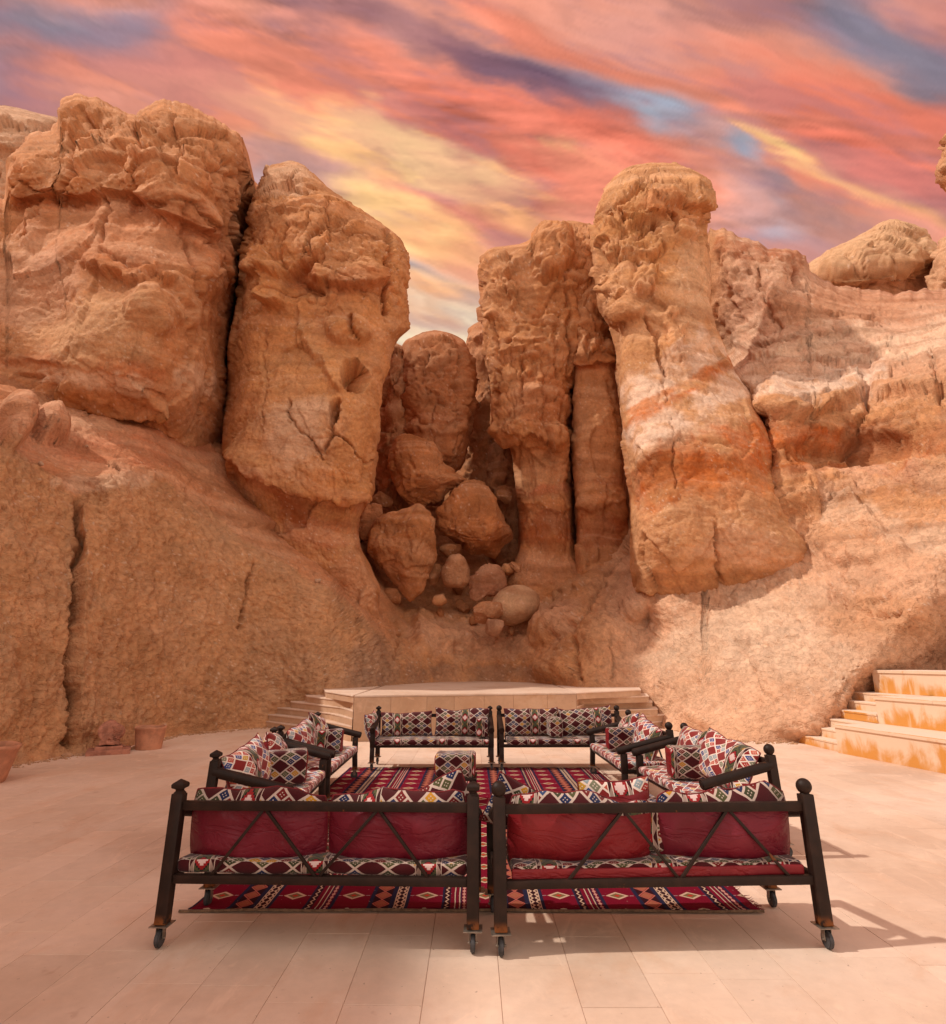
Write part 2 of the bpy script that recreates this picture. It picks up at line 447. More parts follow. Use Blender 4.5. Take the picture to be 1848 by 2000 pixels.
def kilim_mat(name, bright=0.):
    """diamond lattice of woven motifs; UV in metres"""
    m, g, b = new_mat(name)
    uv = g.new('ShaderNodeUVMap').outputs[0]
    wob = g.noise(uv, 9, 2, .5)
    u, v, _ = g.sep(uv)
    u = u + (wob-.5)*.012; v = v + (g.noise(g.mapping(uv, loc=(4, 4, 0)), 9, 2)-.5)*.012
    U = u/.205; V = v/.145
    a = U + V; c_ = U - V
    ia, ic = a.fl(), c_.fl()
    fa, fc = a.fr(), c_.fr()
    edge = fa.mn(1.-fa).mn(fc.mn(1.-fc))                      # distance to lozenge edge 0..0.5
    par = (ia + ic).mod(2.0)                                    # 0: cluster column, 1: big dark lozenge
    # dark lozenge with toothed white border and a thin red mid line
    teeth = (fa*9.0).tri().mx((fc*9.0).tri())
    big_w = edge < (.022 + teeth*.045)
    mid = ((V - (V+.5).fl()).abs() < .035)
    dark = (.060, .004, .007); white = (.54, .43, .37)
    if bright: dark = (.24, .018, .018); white = (.84, .72, .64)  # lit variant: sunlight put into the weave colours
    col = g.mix(mid, dark, (.36, .05, .04))
    col = g.mix(big_w, col, white)
    # cluster: 2x2 small lozenges in hashed colours
    fa2, fc2 = (fa*2.).fr(), (fc*2.).fr()
    e2 = fa2.mn(1.-fa2).mn(fc2.mn(1.-fc2))
    wn = g.new('ShaderNodeTexWhiteNoise', noise_dimensions='3D')
    g.l.new(g.vec((a*2.).fl(), (c_*2.).fl(), 3.0), wn.inputs[0])
    hr = X(g, wn.outputs[0])
    if bright:
        pal = [(0, (.05, .08, .26)), (.22, (.42, .04, .03)), (.45, (.30, .38, .42)), (.62, (.50, .10, .06)), (.80, (.62, .36, .05)), (.90, (.22, .23, .15))]
    else:
        pal = [(0, (.012, .020, .075)), (.26, (.075, .075, .028)), (.50, (.15, .010, .010)), (.70, (.045, .050, .022)), (.86, (.50, .24, .02)), (.94, (.03, .06, .16))]
    sm = g.ramp(hr, pal, 'CONSTANT')
    dots = ((fa2-.5).abs() - .13).abs().mx(((fc2-.5).abs() - .13).abs()) < .055
    sm = g.mix(dots, sm, white)
    sm = g.mix(e2 < .095, sm, white)
    col = g.mix(par < .5, col, sm)
    # vertical band: stepped star on olive between two rows of triangles
    per = U/3.6 + .12
    fb = per.fr()
    bw = .235
    bx = ((fb/bw) - .5).abs()*2.0                              # 0 centre .. 1 edge of band
    sv = ((V/1.6).fr() - .5).abs()*2.0
    dd = ((bx*7.).fl() + (sv*9.).fl())
    star = g.ramp(dd/16., [(0, (.70, .52, .50)), (.14, (.30, .012, .015)), (.26, (.012, .012, .012)), (.36, (.085, .085, .035)), (.47, (.03, .036, .03)), (.56, (.12, .10, .05)), (.68, (.40, .20, .04)), (.76, (.07, .08, .035))], 'CONSTANT')
    tri = ((V*1.2).tri()*.34 + .62)
    side = g.mix(bx > tri, (.36, .26, .22), (.04, .004, .006))
    star = g.mix(bx > .60, star, side)
    star = g.mix((bx-.62).abs() < .03, star, white)
    star = g.mix((bx-.97).abs() < .035, star, white)
    col = g.mix(fb < bw, col, star)
    th = g.noise(g.mapping(uv, scale=(1, 1, 1)), 260, 2, .5)
    k = .72 + th*.5
    cc = g.new('ShaderNodeVectorMath', operation='SCALE'); g.l.new(col, cc.inputs[0]); g.put(cc.inputs['Scale'], k)
    g.l.new(cc.outputs[0], b.inputs['Base Color']); b.inputs['Roughness'].default_value = .85
    b.inputs['Specular IOR Level'].default_value = .15
    try: b.inputs['Sheen Weight'].default_value = .25
    except Exception: pass
    bump(g, b, th, .25, .004)
    return m
M['kilim'] = kilim_mat('kilim_weave')
M['kilim_sunlit'] = kilim_mat('kilim_weave_sunlit', 1.)  # same weave, brightened to imitate sun sheen on the side benches

def carpet_mat():
    m, g, b = new_mat('striped_kilim_carpet')
    tc = g.new('ShaderNodeTexCoord').outputs['Object']
    x, y, _ = g.sep(tc)
    x = x + (g.noise(tc, 3, 3)-.5)*.012
    maroon = (.155, .003, .018); navy = (.016, .016, .045); cream = (.52, .37, .27); pink = (.36, .12, .07); dk = (.03, .005, .01)
    # period of one metre across: motif, band A, motif, band B
    f = (x + 1.905).mod(1.0)                                    # 0 = motif centre of first field
    col = g.mix(0., maroon, maroon)
    def lozenge(cx, cy, w, h, per):
        yy = ((y/per + cy).fr() - .5).abs()*per
        return (f-cx).abs()/w + yy/h                            # <1 inside
    for cx in (0., 1.0, .555):
        d = lozenge(cx, 0., .088, .075, .335)
        col = g.mix(d < 1., col, cream)
        col = g.mix(d < .66, col, (.16, .12, .05))
        col = g.mix(d < .30, col, (.42, .03, .02))
        dash = ((f-cx).abs() < .125)*(((f-cx).abs()) > .095)*((((y/.335).fr()-.5).abs()) < .012)
        col = g.mix(dash, col, (.35, .28, .30))
    # band A : .14 .. .41 navy edges, pink lozenge chain, cream chevron strip
    inA = (f > .135)*(f < .43)
    col = g.mix(inA, col, navy)
    ch = (f > .165)*(f < .29)
    d = (f-.2275).abs()/.0625 + ((y/.165).fr() - .5).abs()*2.0
    A = g.mix(d < .98, dk, maroon)
    ln = (y*60.).fr() < .25
    A = g.mix((d < .80), A, pink); A = g.mix((d < .80)*ln, A, (.20, .05, .04))
    A = g.mix((d-.98).abs() < .10, A, (.40, .12, .09))
    col = g.mix(ch, col, A)
    st = (f > .325)*(f < .405)
    zz = ((y*14.).tri()*.5 + .25)
    q = (((f-.365)/.04).abs() - zz).abs()
    S_ = g.mix(q < .20, dk, cream)
    S_ = g.mix((((f-.365)/.04).abs() > .82), S_, cream)
    col = g.mix(st, col, S_)
    # band B : .70 .. .86 thin stripes and beads
    inB = (f > .675)*(f < .885)
    col = g.mix(inB, col, navy)
    for (cx, w, c_) in ((.712, .022, dk), (.752, .014, maroon), (.772, .004, cream), (.790, .010, maroon), (.807, .004, cream), (.84, .02, (.10, .004, .02))):
        col = g.mix((f-cx).abs() < w, col, c_)
    zz2 = (((y*13.).tri()-.5)*.022)
    col = g.mix(((f-.712-zz2).abs() < .006), col, cream)
    bd = (f-.84).abs()/.016 + ((y*16.).fr()-.5).abs()*1.6
    col = g.mix(bd < .9, col, (.48, .24, .20))
    th = g.noise(g.mapping(tc, scale=(1, .35, 1)), 180, 3, .6)
    bl = g.noise(tc, 2.0, 5, .6)
    k = .62 + th*.45 + bl*.35
    cc = g.new('ShaderNodeVectorMath', operation='SCALE'); g.l.new(col, cc.inputs[0]); g.put(cc.inputs['Scale'], k)
    lint = g.smooth(g.noise(tc, 46, 1, .5), .765, .79)
    c2 = g.mix(lint*.5, cc.outputs[0], (.6, .5, .45))
    g.l.new(c2, b.inputs['Base Color']); b.inputs['Roughness'].default_value = .9; b.inputs['Specular IOR Level'].default_value = .1
    bump(g, b, th, .3, .004)
    return m
M['carpet'] = carpet_mat()
# ------------------------------------------------------------------ rock surfaces
# albedos
TAN = np.array((.74, .405, .20)); PALE = np.array((1.0, .79, .60)); RED = np.array((.47, .14, .045)); ORG = np.array((.74, .29, .10))
BRN = np.array((.54, .28, .145)); PINK = np.array((.84, .56, .40)); DUST = np.array((.88, .61, .43)); GREY = np.array((.40, .28, .21))

def normals(P, closed):
    if closed:
        Q = np.concatenate([P[:, -1:], P, P[:, :1]], 1); du = (Q[:, 2:]-Q[:, :-2])
    else:
        du = np.gradient(P, axis=1)
    dv = np.gradient(P, axis=0)
    n = np.cross(dv, du); L = np.linalg.norm(n, axis=-1, keepdims=True); n = n/np.maximum(L, 1e-9)
    return n
def box_blur(a, k=1):
    for _ in range(k):
        b = a.copy(); b[1:-1] = (a[:-2]+a[1:-1]*2+a[2:])/4; a = b.copy(); a[:, 1:-1] = (b[:, :-2]+b[:, 1:-1]*2+b[:, 2:])/4
    return a

def grazing(P, N):
    V = P-np.array((0, 0, CAM_H)); V /= np.linalg.norm(V, axis=-1, keepdims=True)
    gr = np.clip(np.abs((V*N).sum(-1))*2.2, .3, 1)
    return 1-(1-gr)*sst(np.abs(N[..., 2]), .25, .6)
def surface_relief(P, rug, seed, pit=1., scale=1., tilt=(0, 0), wall=0.):
    """height above the base surface in metres"""
    p = P.astype(np.float32)/scale
    wv = np.stack([fbm(p*.5+3, 3, seed+1), fbm(p*.5+40, 3, seed+2), fbm(p*.5+80, 3, seed+3)], -1)
    q = p+wv*.9
    h = .42*fbm(p*.28, 3, seed+4)*(.45+.55*rug)
    # blocks split by joints, each with its own tilted face
    F1, F2, c, t = worley(q*np.array((.55, .55, .42)), seed, True)
    big = (c-.5)*.34+t*.55-.26*np.exp(-((F2-F1)/.03)**2)
    F1, F2, c, t = worley((p+wv*.45)*np.array((1.25, 1.25, 1.6)), seed+9, True)
    med = (c-.5)*.12+t*.15-.11*np.exp(-((F2-F1)/.035)**2)
    med = med*(.35+.65*sst(fbm(p*.55+60, 2, seed+30), -.15, .2))
    h = h+rug*(big*.85+med*.95)
    # broad flat faces that meet in creases
    F1, F2, c, t = worley((p+wv*.5)*np.array((.36, .36, .24))+3.3, seed+5, True)
    h = h+(t*.20+(c-.5)*.05-.03*np.exp(-((F2-F1)/.02)**2))*(1-.9*np.clip(wall, 0, 1))
    # thin bedding, overhanging saw-tooth
    zt = (p[..., 2]+tilt[0]*p[..., 0]+tilt[1]*p[..., 1]+.35*wv[..., 0])
    for k, a in ((1.15, .13), (3.1, .05)):
        s = zt*k; fr = s-np.floor(s); hs = _perm[(np.floor(s).astype(np.int64)*7+seed) & 4095]/4096.
        h = h+rug*a*(fr**1.5)*(.3+hs)*sst(fbm(p*.45+5, 2, seed+7), -.25, .25)
    # curved cracks everywhere, shallow
    r = 1-np.abs(fbm(q*.75+11, 3, seed+5))*7.
    h = h-(.03+.08*rug)*np.clip(r, 0, 1)**3
    r = 1-np.abs(fbm(q*1.9+31, 2, seed+8))*6.
    h = h-(.012+.05*rug)*np.clip(r, 0, 1)**2*sst(fbm(p*.6, 2, seed+15), -.1, .3)
    h = h+pit*(.034*fbm(p*2.4, 4, seed+6)+.022*fbm(p*np.array((9, 9, 7), np.float32), 3, seed+12, .6))
    if np.any(wall):
        rill = fbm(p*np.array((1.9, 1.9, .28), np.float32), 3, seed+20)
        lump = fbm(p*np.array((3.2, 3.2, 2.6), np.float32)+wv*2, 4, seed+22, .62)
        h = h+wall*(.045*rill+.035*lump+.030*fbm(p*9, 3, seed+25, .7)-.035*sst(fbm(p*np.array((6.5, 6.5, 3.5), np.float32), 2, seed+27), .25, .45))
    return h*scale

def feature(h, px, py, F):
    """sculpting strokes located on the surface; amplitudes in metres"""
    for f in F:
        k = f[0]
        if k == 'crack':                     # pts, width, depth
            d, s, t = polyd(px, py, f[1]); w = f[2]*(.6+.8*np.abs(np.sin(t*17+f[1][0][0])))
            h = h-f[3]*np.exp(-(d/w)**2)*sst(t, -.01, .06)*(1-sst(t, .94, 1.01))
        elif k == 'ledge':                   # rock above the line stands proud: pts, reach, amp
            d, s, t = polyd(px, py, f[1]); s = s*(-1 if len(f) > 4 and f[4] < 0 else 1)
            e = sst(t, 0, .10)*(1-sst(t, .90, 1)); sd = d*s
            h = h+f[3]*e*np.exp(-np.maximum(sd, 0)/f[2])*sst(sd, -5, 4)
        elif k == 'bump':                    # cx, cy, rx, ry, rot, amp, sharp
            _, cx, cy, rx, ry, rot, a = f[:7]; sh = f[7] if len(f) > 7 else 1.
            c, s_ = math.cos(rot), math.sin(rot)
            X_ = ((px-cx)*c+(py-cy)*s_)/rx; Y_ = (-(px-cx)*s_+(py-cy)*c)/ry
            r2 = X_*X_+Y_*Y_
            h = h+a*np.clip(1-r2, 0, 1)**(.5 if sh > 1 else 1.3)
        elif k == 'hole':                    # cx, cy, rx, ry, rot, depth: flat bottomed
            _, cx, cy, rx, ry, rot, a = f[:7]; c, s_ = math.cos(rot), math.sin(rot)
            X_ = ((px-cx)*c+(py-cy)*s_)/rx; Y_ = (-(px-cx)*s_+(py-cy)*c)/ry
            h = h-a*(1-sst(np.hypot(X_, Y_), .90, 1.04))
        elif k == 'facet':                   # plane-cut block: polygon bbox, amp, slope
            _, x0, x1, y0, y1, a, sx = f
            m = sst(px, x0-2, x0+2)*(1-sst(px, x1-2, x1+2))*sst(py, y0-2, y0+2)*(1-sst(py, y1-2, y1+2))
            h = h+m*(a+sx*(px-(x0+x1)/2)/(x1-x0))
    return h
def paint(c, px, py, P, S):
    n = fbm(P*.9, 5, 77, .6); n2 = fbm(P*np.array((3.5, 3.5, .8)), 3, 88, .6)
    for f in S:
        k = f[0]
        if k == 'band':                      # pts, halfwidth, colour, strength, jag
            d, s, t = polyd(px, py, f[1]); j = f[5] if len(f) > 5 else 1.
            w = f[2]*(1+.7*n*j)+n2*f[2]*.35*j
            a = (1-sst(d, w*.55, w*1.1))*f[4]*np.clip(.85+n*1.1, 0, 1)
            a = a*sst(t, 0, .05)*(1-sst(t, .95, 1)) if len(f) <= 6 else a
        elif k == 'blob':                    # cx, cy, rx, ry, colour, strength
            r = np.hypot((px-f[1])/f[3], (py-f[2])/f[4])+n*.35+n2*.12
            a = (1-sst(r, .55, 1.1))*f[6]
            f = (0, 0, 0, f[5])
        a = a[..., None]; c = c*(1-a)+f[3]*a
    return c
def mottle(c, P, seed=0, bands=1.):
    n = fbm(P*1.1, 5, 400+seed, .62); n3 = fbm(P*np.array((4, 4, .9)), 4, 410+seed, .6); n4 = fbm(P*.45+3, 4, 420+seed, .6); n5 = fbm(P*3.0+8, 4, 430+seed, .66)
    c = c*(1+.17*n+.07*n3)[..., None]
    def m(c, w, k): w = w[..., None]; return c*(1-w)+np.asarray(k)*w
    c = m(c, sst(n4, -.05, .35)*.25, (.74, .48, .30))
    c = m(c, sst(n5, .25, .55)*.22, (.46, .20, .10))
    c = m(c, sst(fbm(P*2.2+50, 4, 440+seed, .66), .25, .5)*.18, (.76, .54, .37))
    F1, F2, _c = worley(P*6.5, 9+seed)
    c = m(c, (1-sst(F1, .10, .24))*sst(fbm(P*.8, 2, 450), -.1, .25)*.7, (.95, .80, .66))
    zb = P[..., 2]+.55*fbm(P*.3+7, 2, 460)+.05*P[..., 0]
    b1 = fbm(np.stack([zb*1.5, 0*zb+seed, 0*zb], -1), 4, 470, .65)
    b1 = b1*bands; c = c*(1+.22*b1)[..., None]
    c = m(c, sst(b1, .18, .40)*.22, (.84, .62, .44)); c = m(c, sst(-b1, .22, .42)*.25, (.56, .25, .11))
    return np.clip(c*np.array((.80, .705, .66)), .02, .9)
def interp(tab, y, k):
    t = np.array(tab, float); return np.interp(y, t[:, 0], t[:, k])
def smooth_interp(tab, y, k):
    """monotone-ish cubic through the table so that outlines are not polygonal"""
    t = np.array(tab, float); x = t[:, 0]; v = t[:, k]
    m = np.gradient(v, x); i = np.clip(np.searchsorted(x, y)-1, 0, len(x)-2)
    hgt = x[i+1]-x[i]; s = np.clip((y-x[i])/hgt, 0, 1)
    sec = (v[i+1]-v[i])/hgt
    m0 = np.clip(m[i], -3*np.abs(sec), 3*np.abs(sec)); m1 = np.clip(m[i+1], -3*np.abs(sec), 3*np.abs(sec))
    return (v[i]*(2*s**3-3*s*s+1)+hgt*m0*(s**3-2*s*s+s)+v[i+1]*(-2*s**3+3*s*s)+hgt*m1*(s**3-s*s))

def pillar(name, tab, label, cat='rock', rug=lambda x, y: 0*x+.6, base=TAN, feats=(), paints=(), seed=1, e=.85, step=2.7, mat='rock', pit=1., tilt=(0, 0), scale=1., group=None, wall=0., kind=None):
    """closed rock column; rows (py, left, right, depth, half thickness)"""
    y0, y1 = tab[0][0], tab[-1][0]
    t0 = np.linspace(0, 1, max(8, int((y1-y0)/step)))
    ys = y0+(y1-y0)*t0
    extra = y0+(np.array([.02, .15, .4, .8, 1.3]))*step; ys = np.unique(np.concatenate([ys, extra]))
    Lx, Rx, Dc, T = (smooth_interp(tab, ys, k) for k in (1, 2, 3, 4))
    wmax = (Rx-Lx).max()
    nf = max(24, int(wmax/step*1.08)); nb = max(10, nf//4)
    th = np.concatenate([np.linspace(0, math.pi, nf, endpoint=False), np.linspace(math.pi, 2*math.pi, nb, endpoint=False)])
    # even spacing across the face, finer towards the edges
    lf = np.linspace(1, -1, nf, endpoint=False); cf = .72*lf+.28*np.sin(lf*math.pi/2)
    lb = np.linspace(-1, 1, nb, endpoint=False); cb = .5*lb+.5*np.sin(lb*math.pi/2)
    cc = np.concatenate([cf, cb]); ss = (1-np.abs(cc).clip(0, 1)**(2/e)).clip(0)**(e/2)*np.concatenate([np.ones(nf), -np.ones(nb)])
    px = ((Lx+Rx)/2)[:, None]-((Rx-Lx)/2)[:, None]*cc[None]
    py = np.repeat(ys[:, None], len(th), 1)
    D = Dc[:, None]-T[:, None]*ss[None]
    P = pix(px, py, D)
    N = normals(P, True)
    # outward: away from the axis
    ax = P.mean(1, keepdims=True)
    sgn = np.sign(((P-ax)*N).sum(-1).mean()); N = N*sgn
    N = box_blur(N, 3); N /= np.maximum(np.linalg.norm(N, axis=-1, keepdims=True), 1e-9)
    r = rug(px, py)
    h = surface_relief(P, r, seed, pit, scale, tilt, wall)*grazing(P, N)
    jx = px+8*fbm(P*1.3, 4, 500, .65); jy = py+8*fbm(P*1.3+9, 4, 503, .65)
    front = np.clip(ss*1.4, 0, 1)[None]
    hf = feature(np.zeros_like(h), jx, jy, feats)*sst(np.broadcast_to(front, h.shape), 0, .4)
    # keep the outline close to the drawn one
    edge = 1-.35*(1-np.abs(ss))[None]
    topf = sst(py, y0, y0+10)
    P = P+N*((h*edge+hf)*(.25+.75*topf))[..., None]
    col = np.ones(P.shape)*base
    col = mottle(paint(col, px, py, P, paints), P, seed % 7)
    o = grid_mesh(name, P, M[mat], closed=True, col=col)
    tag(o, label, cat, group, kind)
    return o

def curtain(name, PX, PY, D, mat, rug, seed, base, feats=(), paints=(), label=None, cat=None, kind=None, pit=1., tilt=(0, 0), wall=None, backrows=True, edge_damp=None, bands=1.):
    """open rock face given as picture positions and depth, closed over the top towards the back"""
    P = pix(PX, PY, D)
    N = normals(P, False)
    if (N[..., 1]).mean() > 0: N = -N
    N[..., 2] *= .8
    N = box_blur(N, 6); N /= np.maximum(np.linalg.norm(N, axis=-1, keepdims=True), 1e-9)
    h = surface_relief(P, rug, seed, pit, 1., tilt, wall if wall is not None else 0.)
    h = h*grazing(P, N)
    h = feature(h, PX+9*fbm(P*1.3, 4, 500, .65), PY+9*fbm(P*1.3+9, 4, 503, .65), feats)
    if edge_damp is not None: h = h*edge_damp
    P = P+N*h[..., None]
    col = np.ones(P.shape)*base if np.ndim(base) == 1 else base
    col = mottle(paint(col, PX, PY, P, paints), P, seed % 7, bands)
    if backrows:
        top = P[:1]; rows = []
        for k, (dy, dz) in enumerate(((9, -14), (5, -4), (2.2, -1.0), (.8, -.15))):
            q = top.copy(); q[..., 1] += dy; q[..., 2] = np.maximum(q[..., 2]+dz, -.5); rows.append(q)
        P = np.concatenate(rows+[P]); col = np.concatenate([col[:1]]*4+[col])
    o = grid_mesh(name, P, M[mat], col=col)
    tag(o, label, cat, None, kind)
    return o

# ------------------------------------------------------------------ the lower slopes and cut rock walls: one terrain
TC = [(-700,1700,7),(-700,1200,7.2),(-700,900,8),(-700,600,14),
 (-400,1620,8.3),(-400,1200,8.6),(-400,900,9),(-400,800,10.5),(-400,700,13),
 (-150,1545,9.9),(-150,1200,10.2),(-150,1000,10.6),(-150,860,11.2),(-150,740,14),
 (0,1499,10.9),(0,1350,11.0),(0,1200,11.2),(0,1000,11.8),(0,880,12.4),(0,810,14),(0,720,16.6),(0,600,19.5),
 (100,1483,11.9),(100,1350,12.0),(100,1200,12.2),(100,960,13),(100,880,14),(100,800,16.4),
 (135,1476,12.3),(138,1350,12.5),(145,1200,12.7),(152,1050,13.2),(158,965,13.8),
 (168,1471,12.5),(170,1350,12.7),(175,1200,12.9),(180,1050,13.3),
 (215,1463,12.9),(215,1200,13.2),(215,925,14.2),(210,860,16.5),(210,790,18.3),(210,700,22),
 (330,1440,15.2),(330,1300,15.3),(330,1150,15.6),(330,1000,16.1),(330,935,16.8),(330,880,18.6),(330,820,20.3),(330,720,24),
 (450,1427,16.8),(450,1300,16.9),(450,1150,17.3),(470,1050,18.0),(460,960,20.2),(450,885,22),(440,800,26),
 (560,1397,17.6),(560,1300,17.7),(560,1200,18.2),(560,1095,18.9),(560,1020,21.5),(560,920,25.5),
 (660,1352,17.7),(660,1250,18.6),(650,1150,19.6),(650,1080,22.2),(650,1000,26),
 (740,1341,19.4),(740,1290,19.9),(740,1238,20.8),(745,1180,23.5),(745,1120,27),(745,1000,31),
 (790,1337,20.8),(790,1290,21.6),(790,1240,24.0),(790,1180,26.8),(790,1100,30),(790,1000,33),
 (860,1333,22.8),(860,1280,23.3),(860,1230,24.6),(860,1180,27.2),(860,1110,30.5),(860,1000,33),(860,900,36),(780,800,37),(860,760,38),
 (950,1331,23.6),(950,1280,24),(950,1235,25),(950,1180,27.3),(950,1100,30.5),(950,1000,33),(950,900,36),(950,750,38),
 (1050,1335,22),(1050,1280,22.4),(1050,1225,23.6),(1060,1180,25.5),(1050,1100,28.5),(1050,1000,32),
 (1130,1343,18.8),(1130,1280,19.8),(1130,1200,21.8),(1130,1120,25.2),(1130,1050,28.5),(1130,950,33),(1130,700,35),(1050,720,37),(1215,700,34),
 (1200,1372,18.6),(1210,1300,19.1),(1210,1200,20.6),(1220,1120,23.5),(1220,1050,26),(1220,950,30),
 (1265,1410,18.4),(1260,1300,18.9),(1260,1200,20.0),(1300,1420,17.0),(1300,1300,18.2),(1300,1190,19.0),(1250,1195,19.7),(1300,950,25),
 (1350,1432,15.9),(1360,1300,17.3),(1360,1185,18.5),
 (1420,1445,14.8),(1420,1300,16.4),(1420,1180,18.0),(1420,900,24),(1430,820,27),(1430,700,30),(1430,560,30),(1430,455,31),
 (1500,1449,14.3),(1500,1300,15.4),(1490,1160,17.6),(1500,1090,18.7),(1500,1000,18.9),(1525,950,18.9),(1515,880,19.4),(1490,810,20.8),(1450,740,23.5),(1430,1120,18.7),(1300,1150,19.4),(1250,1150,20.3),(1400,1050,19.8),(1300,1050,20.8),(1480,950,20.4),
 (1560,1451,14.2),(1560,1300,14.9),(1560,1180,16.4),(1590,1050,18.4),(1570,1110,18.0),(1590,950,18.8),(1590,880,19.8),(1570,800,20.6),(1570,700,25),(1570,600,27.5),(1550,490,30),
 (1600,1425,13.95),(1640,1460,14.3),(1650,1365,13.9),(1640,1290,14.25),(1640,1180,15.6),(1640,1100,16.8),
 (1720,1480,15.0),(1710,1290,14.0),(1700,1380,14.7),(1760,1320,15.0),(1690,1240,14.6),(1690,1150,15.6),(1690,1000,17.6),(1690,920,18.9),(1690,860,19.8),(1690,800,20.0),(1690,750,21.2),(1690,700,24),(1690,620,28),(1690,570,33),
 (1848,1500,17),(1848,1400,16.8),(1848,1290,16.2),(1848,1225,15.2),(1790,1215,14.25),(1848,1160,14.3),(1848,1050,15.0),(1848,900,16.4),(1848,800,17.5),(1848,700,20.5),(1848,620,26),(1848,575,32),
 (2250,1560,19),(2250,1200,17),(2250,900,13.5),(2250,600,20),(2250,400,26),(2600,1560,10),(2600,600,16)]
base_line = [(-700,1705),(-400,1625),(-150,1550),(0,1502),(154,1476),(264,1462),(352,1437),(528,1421),(600,1400),(655,1352),(700,1346),(790,1341),(950,1335),(1050,1339),(1130,1347),(1200,1376),(1265,1413),(1300,1423),(1420,1448),(1560,1453),(1700,1480),(1848,1530),(2250,1640),(2600,1700)]
top_line = [(-700,560),(-300,600),(0,640),(200,690),(330,720),(440,800),(560,920),(650,1000),(700,900),(745,760),(790,740),(860,760),(950,740),(1050,700),(1130,670),(1220,670),(1300,850),(1370,930),(1380,640),(1386,444),(1410,445),(1440,459),(1485,476),(1500,490),(1522,487),(1560,487),(1575,498),(1583,525),(1600,545),(1660,560),(1740,572),(1848,562),(2000,500),(2250,420),(2600,400)]
xs = np.concatenate([np.linspace(-700, -40, 90, endpoint=False), np.arange(-40, 1890, 3.0), np.linspace(1890, 2600, 90)])
bl = np.array(base_line, float); tl = np.array(top_line, float)
ub = np.interp(xs, bl[:, 0], bl[:, 1])+6; ut = np.interp(xs, tl[:, 0], tl[:, 1])
def jag(x, s): return fbm(np.stack([x*.035, 0*x+s, 0*x+.5], -1), 5, 600, .6)*6
ut = ut+np.where((xs > 1388), jag(xs, 3.3), 0)
nv = 300
vv = np.linspace(0, 1, nv); vv = vv**1.12
# rows get denser where most of the wall is seen
TPX = np.repeat(xs[None], nv, 0); TPY = ut[None]+(ub-ut)[None]*vv[:, None]
TD = rbf(TC, TPX, TPY, 22.)
# round the skyline over on the right-hand hill
dist = TPY-ut[None]
rr = np.where(TPX > 1386, 1-np.clip(dist/26, 0, 1), 0)
TD = TD+2.6*(1-np.sqrt(np.clip(1-rr**2, 0, 1)))
lip = np.interp(TPX, [-700,0,80,150,215,330,400,480,560,640,700,750,790,860,1050,1130,1300], [850,868,895,958,922,930,965,1050,1092,1142,1190,1238,1275,1265,1250,1200,1180])
lw = sst(TPY, lip-4, lip+14)*(1-sst(TPX, 740, 860))
rw = sst(TPY, 900, 1050)*sst(TPX, 1230, 1500)
rug = .14+.30*sst(TPX, 1380, 1450)*(1-sst(TPY, 900, 1100))+.12*sst(TPX, 740, 800)*(1-sst(TPX, 1200, 1300))*(1-sst(TPY, 1240, 1280))
rug = rug*(1-.9*lw)
wall = lw*1.0+rw*.35+.25*sst(TPX, 1700, 1800)+.18
basec = np.ones(TPX.shape+(3,))*TAN
def mixc(a, col, w): return a*(1-w[..., None])+col*w[..., None]
basec = mixc(basec, np.array((0.694, 0.403, 0.211)), lw)
basec = mixc(basec, np.array((0.719, 0.351, 0.185)), (1-lw)*(1-sst(TPX, 700, 800))*.8)
basec = mixc(basec, PINK, sst(TPX, 1380, 1460)*(1-sst(TPY, 700, 800)))
basec = mixc(basec, DUST*np.array((.97, .92, .88)), sst(TPX, 1120, 1250)*sst(TPY, 950, 1130))
